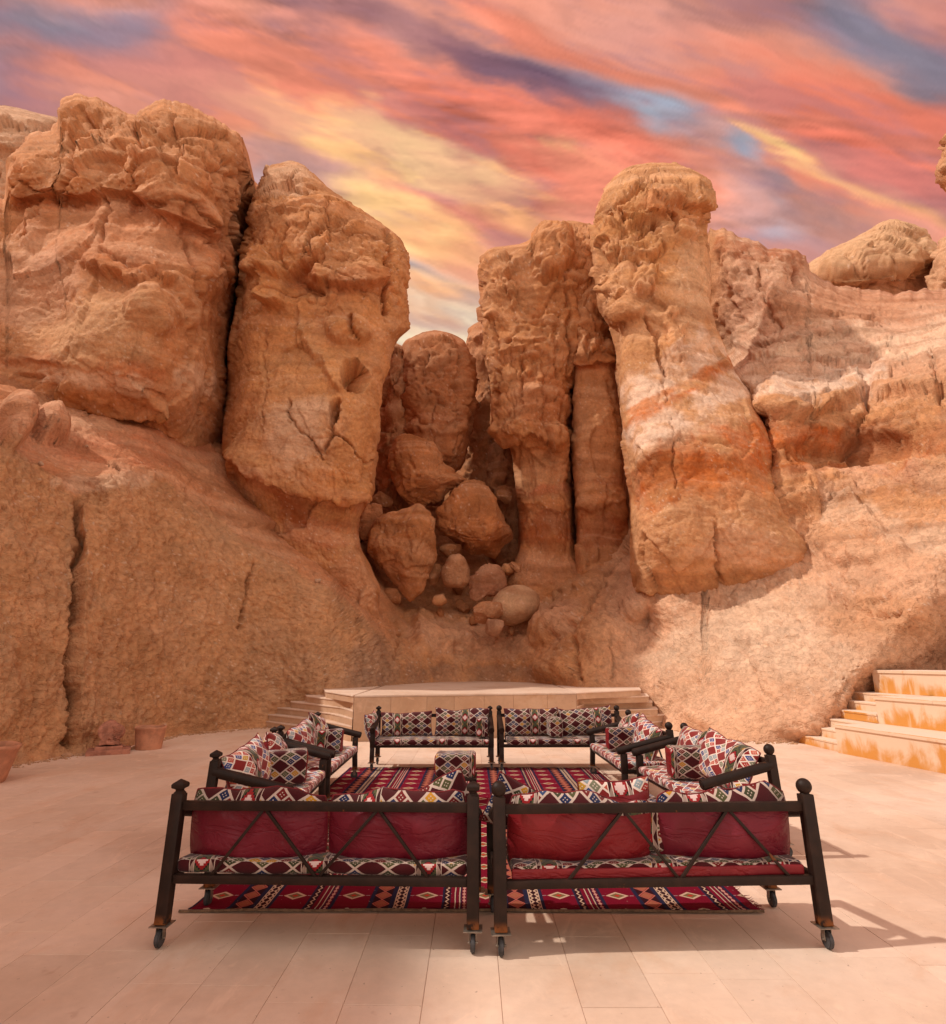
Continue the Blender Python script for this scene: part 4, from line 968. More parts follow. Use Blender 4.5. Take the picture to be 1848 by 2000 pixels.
# ------------------------------------------------------------------ fallen boulders
def boulder(name, cx, cy, rx, ry, rot, D, label, seed, base=TAN, depth=1., cuts=6, rug=.5, cat='boulder', group=None, sub=6, poly=None, amp=1.):
    bm = bmesh.new(); bmesh.ops.create_icosphere(bm, subdivisions=sub, radius=1.0)
    V = np.array([v.co[:] for v in bm.verts]); F = [[v.index for v in f.verts] for f in bm.faces]; bm.free()
    rs = np.random.RandomState(seed)
    U = V.copy()
    for k in range(int(cuts*2.6)):                    # flat faces
        d = rs.normal(size=3); d /= np.linalg.norm(d); t = rs.uniform(.58, .84)
        s = U@d; over = np.clip(s-t, 0, None); U = U-over[:, None]*d*.97
    if poly is not None:                     # traced outline: radius by angle
        pa = np.array([math.atan2(-(y-cy), x-cx) for x, y in poly]); pr = np.array([math.hypot(x-cx, y-cy) for x, y in poly])
        o_ = np.argsort(pa); pa = pa[o_]; pr = pr[o_]
        ang = np.arctan2(U[:, 2], U[:, 0]); rad = np.interp(ang, pa, pr, period=2*math.pi)
        rho = np.hypot(U[:, 0], U[:, 2]); full = np.hypot(rho, U[:, 1])+1e-9
        k_ = rad
        lx = U[:, 0]*k_/np.maximum(full, .80)*1.0; lz = U[:, 2]*k_/np.maximum(full, .80)
        ppx = cx+lx; ppy = cy-lz; rm = (rx+ry)/2
    else:
        c, s = math.cos(rot), math.sin(rot)
        ppx = cx+U[:, 0]*rx*c+U[:, 2]*ry*s; ppy = cy-(-U[:, 0]*rx*s+U[:, 2]*ry*c); rm = (rx+ry)/2
    wr = rm/FOC*D
    P = pix(ppx, ppy, D+U[:, 1]*wr*depth)
    P = P+(V*(surface_relief(P[:, None]*1.0, np.full((len(P), 1), rug), seed, 1., max(.25, min(1, wr/2.2)))[:, 0]*.8*amp)[:, None])
    o = mesh_from(name, P, F, M['rock'])
    ca = o.data.color_attributes.new('tint', 'FLOAT_COLOR', 'POINT')
    c4 = np.ones((len(P), 4), np.float32); n = fbm(P*.8, 4, seed, .6)[:, None]
    c4[:, :3] = mottle(base*(1+n*.2), P, seed % 7); ca.data.foreach_set('color', c4.ravel())
    tag(o, label, cat, group); return o
GB = 'fallen boulders in the cleft'
B1 = np.array((0.620, 0.286, 0.119))
boulder('boulder', 825, 925, 65, 72, 0, 27.4, 'tilted boulder slab leaning under the upright rock', 101, B1*1.08, .7, 9, group=GB, poly=[(797,850),(838,860),(870,905),(890,925),(915,938),(880,958),(850,985),(800,992),(772,970),(762,930),(763,885),(775,858)])
boulder('boulder', 925, 1025, 82, 80, 0, 27.4, 'largest fallen boulder perched at right in the cleft', 103, B1, .9, 7, group=GB, poly=[(900,945),(935,942),(965,958),(990,990),(1002,1030),(1006,1060),(990,1085),(975,1104),(950,1095),(915,1080),(870,1068),(850,1050),(845,1010),(838,990),(865,965)])
boulder('boulder', 785, 1075, 68, 95, 0, 25.6, 'big upright boulder wedged at left in the cleft', 105, np.array((0.670, 0.325, 0.139)), .8, 8, group=GB, poly=[(822,980),(840,1000),(850,1040),(850,1080),(840,1120),(826,1160),(800,1172),(775,1150),(750,1125),(730,1095),(718,1060),(720,1035),(740,1010),(775,990)])
boulder('boulder', 722, 1022, 26, 42, .5, 26.5, 'thin flat slab of rock standing left of the big upright boulder', 107, np.array((0.670, 0.325, 0.158)), .4, 5, sub=5, group=GB, poly=[(715,988),(748,985),(752,995),(738,1020),(715,1055),(702,1058),(695,1040),(700,1010)])
boulder('boulder', 890, 1118, 28, 34, .2, 25.8, 'small grey boulder jammed under the largest one', 109, np.array((0.570, 0.338, 0.198)), .9, 3, .15, sub=5, group=GB, poly=[(880,1083),(900,1084),(912,1100),(917,1125),(915,1140),(890,1149),(868,1146),(862,1130),(870,1100)])
boulder('boulder', 950, 1140, 38, 42, 0, 25.8, 'dark flat-faced boulder right of the small grey one', 111, np.array((0.546, 0.299, 0.185)), .6, 5, .5, sub=5, group=GB, poly=[(950,1098),(975,1108),(990,1135),(988,1160),(950,1175),(918,1180),(918,1150),(925,1115)])
boulder('boulder', 1005, 1182, 50, 38, -.35, 24.0, 'smooth pale egg-shaped boulder on the apron', 113, np.array((0.744, 0.520, 0.330)), .9, 1, .08, sub=5, group=GB, amp=.6)
boulder('boulder', 955, 1195, 44, 30, -.3, 23.6, 'angular brown boulder in front of the smooth pale one', 115, np.array((0.670, 0.364, 0.198)), .8, 6, .3, sub=5, group=GB)
boulder('boulder', 966, 1224, 22, 21, 0, 23.0, 'smallest rounded boulder sitting lowest on the apron', 117, np.array((0.719, 0.442, 0.290)), .9, 3, .2, sub=4, group=GB)
boulder('boulder', 898, 965, 30, 22, -.6, 28.8, 'narrow broken rock wedged behind the largest boulder', 119, B1, .8, 5, sub=4, group=GB)
boulder('boulder', 990, 1112, 18, 14, 0, 26.6, 'little stone lodged right below the largest boulder', 121, TAN*.9, .9, 3, sub=3, group=GB)
boulder('boulder', 856, 1172, 18, 14, 0, 25.6, 'little flat stone below the small grey boulder', 123, TAN*.9, .9, 3, sub=3, group=GB)
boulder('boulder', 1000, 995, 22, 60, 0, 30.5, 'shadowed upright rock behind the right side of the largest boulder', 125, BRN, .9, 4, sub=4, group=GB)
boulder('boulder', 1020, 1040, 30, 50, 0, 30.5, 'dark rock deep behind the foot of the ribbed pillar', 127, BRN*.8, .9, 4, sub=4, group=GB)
# small stones on the slopes
rs = np.random.RandomState(5)
GS = 'small stones lying on the rock slope'
spots = [(835,706,'left'),]
def stone_at(i, px, py, r):
    k = np.argmin((TPX-px)**2+(TPY-py)**2); D = float(TD.ravel()[k])-.05
    lab = {0: 'small round stone on the slope edge right of the cut wall', 1: 'pale pebble on the reddish slope under the massif', 2: 'small broken stone on the apron left of the boulders', 3: 'whitish stone on the debris slope near the left edge'}[i]
    boulder('stone', px, py, r, r*.75, rs.uniform(-.5, .5), D, lab, 200+i, PALE*.8, .9, 3, sub=3, cat='stone')
for i, (px, py, r) in enumerate([(622,1133,7), (170,872,4), (842,1205,6), (80,905,5)]): stone_at(i, px, py, r)

# the cliff goes on beside the viewer, outside the picture; it shades the front left of the court
def side_cliff():
    ny_, nz_ = 90, 70
    ys = np.linspace(-14, 12.5, ny_); tz = np.linspace(0, 1, nz_)
    Y, Tz = np.meshgrid(ys, tz)
    top_ = 15.85-2.6*sst(Y, 4.7, 5.6)
    Z = -1+top_*np.minimum(Tz/.72, 1); Xx = -10.6-1.9*np.minimum(Tz/.72, 1)-9*np.clip((Tz-.72)/.28, 0, 1)
    P = np.stack([Xx, Y, Z], -1)
    h = surface_relief(P, np.full(P.shape[:2], .5), 93, 1., 1., (0, 0), .5)
    h = h*(1-.75*sst(Tz, .5, .66))
    P = P+np.array((1., 0, .1))*h[..., None]
    col = mottle(np.ones(P.shape)*TAN, P, 3)
    o = grid_mesh('rock_slope', P, M['rock_wall'], col=col); tag(o, None, None, None, 'structure')
side_cliff()

# broken stones filling the gaps of the pile, and loose rubble along the rock foot
extra = [(880,1075,20,16,27.2),(845,1120,16,20,26.2),(1010,1108,14,11,26.4),(765,1165,16,14,25.4),(905,1185,14,10,24.4),(1040,1205,10,8,24.0),(925,1212,9,7,23.6),(1000,1232,8,6,23.0),(860,1195,10,8,24.4),(895,1150,12,10,25.2),(745,975,14,20,28.0),(985,965,14,18,29.0)]
LBL = ['chunk wedged between the two large boulders', 'chip leaning at the right foot of the big upright boulder', 'small block right of the dark flat-faced boulder', 'chunk under the pointed tip of the big upright boulder', 'small stone left of the angular brown boulder', 'little stone at the right end of the pale egg-shaped boulder', 'pebble just left of the smallest rounded boulder', 'pebble to the right of the smallest rounded boulder', 'small stone low on the apron left of the pile', 'broken piece under the small grey boulder', 'shaded block above the thin flat slab', 'shaded block above the right shoulder of the largest boulder']
for i, (px, py, rx, ry, D) in enumerate(extra):
    if ry <= 12 and py > 1140:
        D = float(TD.ravel()[np.argmin((TPX-px)**2+(TPY-(py+ry*.6))**2)])-.12
    rx *= 1.25; ry *= 1.25
    boulder('stone', px, py, rx, ry, .2*i, D, LBL[i], 300+i, np.array((.56, .29, .14)), .9, 5, .4, 'stone', 'small stones of the boulder pile', 4)
def rubble():
    rs_ = np.random.RandomState(8); V, F = [], []
    bmx = bmesh.new(); bmesh.ops.create_icosphere(bmx, subdivisions=1, radius=1.); v0 = np.array([v.co[:] for v in bmx.verts]); f0 = [[v.index for v in f.verts] for f in bmx.faces]; bmx.free()
    line = [gp(x, y, 0) for x, y in base_line if 0 <= x <= 600]+[None]+[gp(x, y, 0) for x, y in base_line if 1265 <= x <= 1565]
    segs = [(a, b_) for a, b_ in zip(line[:-1], line[1:]) if a is not None and b_ is not None]
    for k in range(900):
        a, b_ = segs[rs_.randint(len(segs))]; t = rs_.rand(); p = a*(1-t)+b_*t
        d = Vector((-p.x*.5, -p.y, 0)).normalized(); dist = abs(rs_.normal(0, .20)); p = p+d*(dist-.16)
        r = rs_.uniform(.004, .034)**1.0*max(.3, 1.2-dist)*(2.2 if rs_.rand() < .03 else 1); w = v0*(1+.35*rs_.rand(len(v0), 1))*np.array((1, rs_.uniform(.6, 1), rs_.uniform(.4, .7)))*r
        c, s_ = math.cos(k), math.sin(k); w = np.stack([w[:, 0]*c-w[:, 1]*s_, w[:, 0]*s_+w[:, 1]*c, w[:, 2]], 1)+np.array((p.x, p.y, r*.3))
        n0 = len(V); V += [tuple(q) for q in w]; F += [tuple(q+n0 for q in f) for f in f0]
    o = mesh_from('rubble', V, F, M['rock'], False)
    ca = o.data.color_attributes.new('tint', 'FLOAT_COLOR', 'POINT'); c4 = np.ones((len(V), 4), np.float32)
    c4[:, :3] = np.array((.44, .26, .155))*(1+.3*rs_.rand(len(V), 1)); ca.data.foreach_set('color', c4.ravel())
    tag(o, 'loose rubble and grit along the foot of the rock walls', None, None, 'stuff')
rubble()
# ------------------------------------------------------------------ ground, paving
def box_vf(x0, x1, y0, y1, z0, z1, ch=0.):
    if not ch:
        V = [(x0,y0,z0),(x1,y0,z0),(x1,y1,z0),(x0,y1,z0),(x0,y0,z1),(x1,y0,z1),(x1,y1,z1),(x0,y1,z1)]
        F = [(3,2,1,0),(4,5,6,7),(0,1,5,4),(1,2,6,5),(2,3,7,6),(3,0,4,7)]
        return V, F
    c = ch
    V = [(x0,y0,z0),(x1,y0,z0),(x1,y1,z0),(x0,y1,z0),(x0,y0,z1-c),(x1,y0,z1-c),(x1,y1,z1-c),(x0,y1,z1-c),(x0+c,y0+c,z1),(x1-c,y0+c,z1),(x1-c,y1-c,z1),(x0+c,y1-c,z1)]
    F = [(3,2,1,0),(0,1,5,4),(1,2,6,5),(2,3,7,6),(3,0,4,7),(4,5,9,8),(5,6,10,9),(6,7,11,10),(7,4,8,11),(8,9,10,11)]
    return V, F
ground = mesh_from('ground', [(-400,-300,-.06),(400,-300,-.06),(400,500,-.06),(-400,500,-.06)], [(0,1,2,3)], simple('desert_sand', (.56, .40, .29), .95, 0, .15, .4), False)
tag(ground, 'sandy ground round the rocks', None, None, 'structure')
floor = mesh_from('floor', *box_vf(-13, 13, -8, 27, -.05, -.006), M['grout'], False)
tag(floor, 'paved court of worn pinkish limestone slabs', None, None, 'structure')
SW, SLn = .415, .83
slabs = []
rs = np.random.RandomState(11)
for k in range(-27, 28):
    x0 = .15+SW*k
    off = rs.uniform(0, SLn)
    for j in range(-4, 26):
        y0 = -3+off+SLn*j
        if y0 > 18: continue
        cx, cy = x0+SW/2, y0+SLn/2
        slabs.append((cx, cy))
def inview(cx, cy): return cy > 3.1 and abs(cx) < .70*cy+.3 and cy < 18
vis = sorted([s for s in slabs if inview(*s)], key=lambda s: s[0]**2+s[1]**2)
near = vis[:298]; nearset = set(near)
g_ = .0014
sv, sf = box_vf(-SW/2+g_, SW/2-g_, -SLn/2+g_, SLn/2-g_, -.03, 0, .0016)
slab_me = None
for i, (cx, cy) in enumerate(near):
    if slab_me is None:
        o = mesh_from('slab', sv, sf, M['slab'], False); slab_me = o.data
    else:
        o = bpy.data.objects.new('slab', slab_me); COL.objects.link(o)
    o.parent = floor; o.location = (cx, cy, rs.uniform(-.0012, .0006))
V, F = [], []
for (cx, cy) in slabs:
    if (cx, cy) in nearset: continue
    b_ = len(V); dz = rs.uniform(-.0012, .0006)
    V += [(x+cx, y+cy, z+dz) for x, y, z in sv]; F += [tuple(q+b_ for q in f) for f in sf]
o = mesh_from('slab', V, F, M['slab'], False, floor); o['kind'] = 'stuff'

# ------------------------------------------------------------------ prisms
def prism(name, pts, z0, z1, mat, parent=None, ch=.008, link=True):
    """vertical prism over a polygon with a small chamfer round the top"""
    n = len(pts); P = [Vector((p[0], p[1])) for p in pts]
    area = sum(P[i].x*P[(i+1) % n].y-P[(i+1) % n].x*P[i].y for i in range(n))
    if area < 0: P.reverse()
    ins = []
    for i in range(n):
        a, b_, c = P[i-1], P[i], P[(i+1) % n]
        d1 = (b_-a).normalized(); d2 = (c-b_).normalized()
        n1 = Vector((-d1.y, d1.x)); n2 = Vector((-d2.y, d2.x))
        m_ = (n1+n2); m_ = m_/max(.35, m_.dot(n1)) if m_.length > 1e-6 else n1
        ins.append(b_+m_*ch)
    V = [(p.x, p.y, z0) for p in P]+[(p.x, p.y, z1-ch) for p in P]+[(p.x, p.y, z1) for p in ins]
    F = [tuple(range(n-1, -1, -1)), tuple(range(2*n, 3*n))]
    for i in range(n):
        j = (i+1) % n
        F += [(i, j, n+j, n+i), (n+i, n+j, 2*n+j, 2*n+i)]
    return mesh_from(name, V, F, mat, False, parent)
def off(poly, a, b, d):   # push edge a-b outwards by d
    P = [Vector((p[0], p[1])) for p in poly]; e = (P[b]-P[a]).normalized(); nrm = Vector((e.y, -e.x))
    c = sum(P, Vector((0, 0)))/len(P)
    if (P[a]-c).dot(nrm) < 0: nrm = -nrm
    P[a] = P[a]+nrm*d; P[b] = P[b]+nrm*d
    return [tuple(p) for p in P]

# ------------------------------------------------------------------ raised stage with steps on both sides
ZS = .99; RZ = ZS/6
SLc = gp(692, 1358, ZS); SRc = gp(1125, 1352.5, ZS)
stage = empty('stone_stage', ((SLc.x+SRc.x)/2, (SLc.y+SRc.y)/2, 0))
tag(stage, 'raised pale stone stage in front of the rock cleft', 'stage')
def loc_pts(root, pts): return [(p[0]-root.location.x, p[1]-root.location.y) for p in pts]
inner = [(SLc.x, SLc.y+.03), (SRc.x, SRc.y+.03), (SRc.x+.15, 27), (SLc.x-.2, 27)]
prism('core', loc_pts(stage, inner), 0, ZS-.042, M['stage'], stage)
deck = off(inner, 0, 1, .05)
prism('deck', loc_pts(stage, deck), ZS-.04, ZS, M['slab'], stage)
u_ = (SRc-SLc).normalized(); nrm_ = Vector((u_.y, -u_.x, 0)); tot = (SRc-SLc).length
cuts = [0, .155, .31, .43, .565, .70, .86, 1.0]
for a, b_ in zip(cuts[:-1], cuts[1:]):
    p0 = SLc+u_*(tot*a+.003); p1 = SLc+u_*(tot*b_-.003); th = .018+.003*random.Random(int(a*99)).random()
    q = [p0+nrm_*(-.028), p1+nrm_*(-.028), p1+nrm_*th*.4, p0+nrm_*th*.4]
    prism('facing_panel', loc_pts(stage, q), 0.0, ZS-.045, M['stage'], stage, .003)
LL = [(528,1409),(552,1398),(576,1385),(601,1373.5),(628,1362.5),(655,1352.5)]
LR = [(591,1418),(620,1405.5),(644,1392),(665,1380.5),(684,1369),(692,1358)]
for i in range(6):
    z = RZ*(i+1)
    a = gp(*LL[i], z); b_ = gp(*LR[i], z)
    a = a+(a-b_)*.55
    poly = [(a.x, a.y), (b_.x, b_.y), (SLc.x-.012-.03*(5-i)*.2, SLc.y+.05+.03*(5-i)*.2), (SLc.x-.22, 20.5), (a.x-1.2, 20.5)]
    if i == 5: poly = [(a.x, a.y), (SLc.x-.012, SLc.y+.02), (SLc.x-.22, 20.5), (a.x-1.2, 20.5)]
    st = prism('step', loc_pts(stage, poly), z-RZ+.001, z-.031, M['stage'], stage, .002)
    tr = off(poly, 0, 1, .018)
    t_ = prism('tread', [(p[0], p[1]) for p in loc_pts(stage, tr)], z-.03, z-(.004 if i == 5 else 0), M['slab'], st, .006)
RL = [(1200,1417),(1180,1402),(1160,1388),(1142,1374),(1131,1362.5),(1125,1352.5)]
RR = [(1282.6,1409),(1268.6,1397),(1253,1385),(1241,1371),(1233,1360),(1221,1348)]
for i in range(6):
    z = RZ*(i+1)
    b_ = gp(*RL[i], z); a = gp(*RR[i], z); a = a+(a-b_)*.35
    poly = [(b_.x, b_.y), (a.x, a.y), (a.x+.8, 20.5), (SRc.x+.16, 20.5), (SRc.x+.012, SRc.y+.04)]
    if i == 5: poly = [(SRc.x+.012, SRc.y+.03), (a.x, a.y), (a.x+.8, 20.5), (SRc.x+.16, 20.5)]
    st = prism('step', loc_pts(stage, poly), z-RZ+.001, z-.031, M['stage'], stage, .002)
    tr = off(poly, 0, 1, .018)
    prism('tread', loc_pts(stage, tr), z-.03, z-(.004 if i == 5 else 0), M['slab'], st, .006)

# ------------------------------------------------------------------ terrace of seating tiers at the right
terr = empty('seating_terrace', (8.2, 11, 0))
tag(terr, 'stepped seating terrace of ochre stained stone at the right', 'terrace')
dx_, dy_ = .39/2.38, -1.
def tier(c, z0, z1):
    L_ = 12.
    poly = [(c[0], c[1]), (c[0]-dx_*dy_*-0+dx_*L_, c[1]+dy_*L_), (15, c[1]-L_), (15, c[1])]
    b_ = prism('tier', loc_pts(terr, poly), z0, z1-.061, M['ochre'], terr, .004)
    pp = off(poly, 0, 1, .03); pp = off(pp, 3, 0, .012)
    # coping slabs along the edge
    n = 9; e = (Vector(pp[1])-Vector(pp[0])); w = Vector((1.25, .12))
    for k in range(n):
        p0 = Vector(pp[0])+e*(k/n)+e.normalized()*.002; p1 = Vector(pp[0])+e*((k+1)/n)-e.normalized()*.002
        prism('coping_slab', loc_pts(terr, [p0, p1, p1+w, p0+w]), z1-.06, z1+.001*(k % 2), M['ochre'], terr, .005)
    return b_
tier((7.13, 12.68), 0, .53); tier((8.08, 12.80), .532, 1.05); tier((9.05, 14.30), 1.052, 1.54)
SR = [(7.14,14.15),(7.42,14.10),(7.71,14.10),(8.02,14.10),(8.36,14.2),(8.66,14.2)]
for i, (sx, sy) in enumerate(SR):
    z = .176*(i+1); y1 = 12.70 if i < 3 else 12.82
    poly = [(sx-.03, 15.4), (sx+.06, y1), (15, y1), (15, 15.4)]
    st = prism('step', loc_pts(terr, poly), z-.175, z-.036, M['ochre'], terr, .003)
    prism('tread', loc_pts(terr, off(poly, 0, 1, .015)), z-.035, z-(.006 if i in (2, 5) else 0), M['ochre'], st, .005)

# ------------------------------------------------------------------ planters and the carved stone
def lathe(name, prof, mat, parent=None, n=48, loc=(0, 0, 0), wob=0., seed=0, cap=True):
    V, F = [], []; rs_ = random.Random(seed)
    ph = [rs_.uniform(0, 6.28) for _ in range(6)]
    for j, (r, z) in enumerate(prof):
        for i in range(n):
            t = 2*math.pi*i/n
            w = 1+wob*(math.sin(2*t+ph[0])*.5+math.sin(3*t+ph[1]+z*5)*.4+math.sin(7*t+ph[2])*.15)
            dz = wob*.25*(math.sin(3*t+ph[3])+.6*math.sin(8*t+ph[4])) if prof[j][1] > .7*max(p[1] for p in prof) else 0
            V.append((r*w*math.cos(t)+loc[0], r*w*math.sin(t)+loc[1], z+dz+loc[2]))
    m_ = len(prof)
    for j in range(m_-1):
        for i in range(n):
            k = (i+1) % n
            F.append((j*n+i, j*n+k, (j+1)*n+k, (j+1)*n+i))
    if cap:
        F.append(tuple(range(n-1, -1, -1))); F.append(tuple((m_-1)*n+i for i in range(n)))
    return mesh_from(name, V, F, mat, True, parent)
GPOT = 'clay planters along the left wall'
def planter(loc, r0, r1, h, label, seed):
    root = empty('clay_planter', loc); tag(root, label, 'planter', GPOT)
    prof = [(r0*.98, 0), (r0, .02), (r0+(r1-r0)*.45, h*.5), (r1*.97, h*.88), (r1, h*.90), (r1*1.01, h*.99), (r1*.97, h), (r1*.88, h*.985), (r1*.86, h*.9), (r1*.84, h*.84)]
    lathe('pot', prof, M['terracotta'], root, 56, wob=.035, seed=seed, cap=False)
    lathe('soil', [(r1*.02, h*.85), (r1*.5, h*.853), (r1*.855, h*.84)], simple('dry_soil', (.30, .16, .09), 1, 0, .3, 30, .6, .02), root, 32, cap=True)
planter((-7.36, 9.62, 0), .42, .53, .52, 'reddish clay planter cut off by the left edge of the picture', 3)
planter((-6.62, 13.22, 0), .25, .30, .44, 'smaller orange clay planter standing beside the carved stone', 5)
scp = empty('carved_stone', (-7.08, 12.62, 0), R(28)); tag(scp, 'rough reddish carved stone with comb-like notches on a stepped plinth by the wall', 'sculpture')
mesh_from('plinth', *box_vf(-.37, .37, -.30, .30, 0, .085, .012), M['redstone'], False, scp)
mesh_from('upper_slab', *box_vf(-.24, .23, -.19, .20, .085, .145, .02), M['redstone'], False, scp)
def rough_block(pts_poly, depth, seed, name, mat, parent, loc):
    bm = bmesh.new(); bmesh.ops.create_icosphere(bm, subdivisions=6, radius=1.)
    V = np.array([v.co[:] for v in bm.verts]); F = [[v.index for v in f.verts] for f in bm.faces]; bm.free()
    pa = np.array([math.atan2(y, x) for x, y in pts_poly]); pr = np.array([math.hypot(x, y) for x, y in pts_poly]); o_ = np.argsort(pa)
    ang = np.arctan2(V[:, 2], V[:, 0]); rad = np.interp(ang, pa[o_], pr[o_], period=2*math.pi)
    rs2 = np.random.RandomState(seed)
    for k in range(9):
        d = rs2.normal(size=3); d /= np.linalg.norm(d); t = rs2.uniform(.66, .86); sg = V@d; V = V-np.clip(sg-t, 0, None)[:, None]*d*.95
    U = np.stack([V[:, 0]*rad, np.clip(V[:, 1], -.62, .62)*depth*1.5, V[:, 2]*rad], 1)
    full = np.maximum(np.abs(V[:, [0, 2]]).max(1), .01)
    k = np.minimum(1/np.hypot(V[:, 0], V[:, 2]).clip(.78, 1), 1.28); U[:, 0] *= k; U[:, 2] *= k
    h = surface_relief((U*9)[:, None], np.full((len(U), 1), .8), seed)[:, 0]*.035
    # comb notches on the right flank
    m_ = sst(U[:, 0], .02, .05)*(1-sst(U[:, 0], .18, .20))*sst(U[:, 2], -.11, -.09)*(1-sst(U[:, 2], .09, .11))*(U[:, 1] < 0)
    h = h-m_*.035*(np.sin((U[:, 2]+U[:, 0]*.35)*190) > 0)
    h = h-.07*np.exp(-(((U[:, 0]+.02)/.022)**2+((U[:, 2]+.08)/.022)**2))*(U[:, 1] < 0)
    U = U+V*h[:, None]+np.array(loc)
    return mesh_from(name, U, F, mat, True, parent)
rough_block([(.20,-.03),(.235,.03),(.225,.11),(.08,.22),(-.04,.265),(-.20,.16),(-.215,.04),(-.15,-.05),(-.17,-.17),(-.05,-.20),(.10,-.20),(.16,-.17),(.15,-.08)], .20, 9, 'carved_block', M['redstone'], scp, (0, 0, .335))
# ------------------------------------------------------------------ furniture helpers
def bm_new(): return bmesh.new()
def add_box(bm, c, s, rot=None, bev=.004):
    r = bmesh.ops.create_cube(bm, size=1.0)
    mt = Matrix.Translation(c) @ (rot.to_4x4() if rot is not None else Matrix()) @ Matrix.Diagonal((*s, 1))
    bmesh.ops.transform(bm, matrix=mt, verts=r['verts'])
    if bev:
        es = list({e for v in r['verts'] for e in v.link_edges})
        bmesh.ops.bevel(bm, geom=es, offset=bev, segments=2, affect='EDGES', profile=.5)
def add_bar(bm, a, b, w, d=None, bev=.003):
    a, b = Vector(a), Vector(b); L_ = (b-a).length; q = (b-a).to_track_quat('Z', 'Y').to_matrix()
    add_box(bm, (a+b)/2, (w, d or w, L_), q, bev)
def add_cyl(bm, a, b, r0, r1=None, n=20, caps=True):
    a, b = Vector(a), Vector(b); L_ = (b-a).length; q = (b-a).to_track_quat('Z', 'Y').to_matrix().to_4x4()
    bmesh.ops.create_cone(bm, cap_ends=caps, segments=n, radius1=r0, radius2=r0 if r1 is None else r1, depth=L_, matrix=Matrix.Translation((a+b)/2) @ q)
def add_sph(bm, c, r, s=(1, 1, 1), u=24, v=16):
    bmesh.ops.create_uvsphere(bm, u_segments=u, v_segments=v, radius=r, matrix=Matrix.Translation(c) @ Matrix.Diagonal((*s, 1)))
def bm_obj(bm, name, mat, parent=None, smooth=False, angle=True):
    me = bpy.data.meshes.new(name); bmesh.ops.recalc_face_normals(bm, faces=bm.faces[:]); bm.to_mesh(me); bm.free()
    me.materials.append(mat)
    o = bpy.data.objects.new(name, me); COL.objects.link(o)
    if smooth:
        me.polygons.foreach_set('use_smooth', [True]*len(me.polygons))
        me.set_sharp_from_angle(angle=R(38))
    if parent is not None: o.parent = parent
    return o
def copy_tree(o, parent=None):
    c = o.copy(); COL.objects.link(c)
    if parent is not None: c.parent = parent
    for ch in list(o.children): copy_tree(ch, c)
    return c

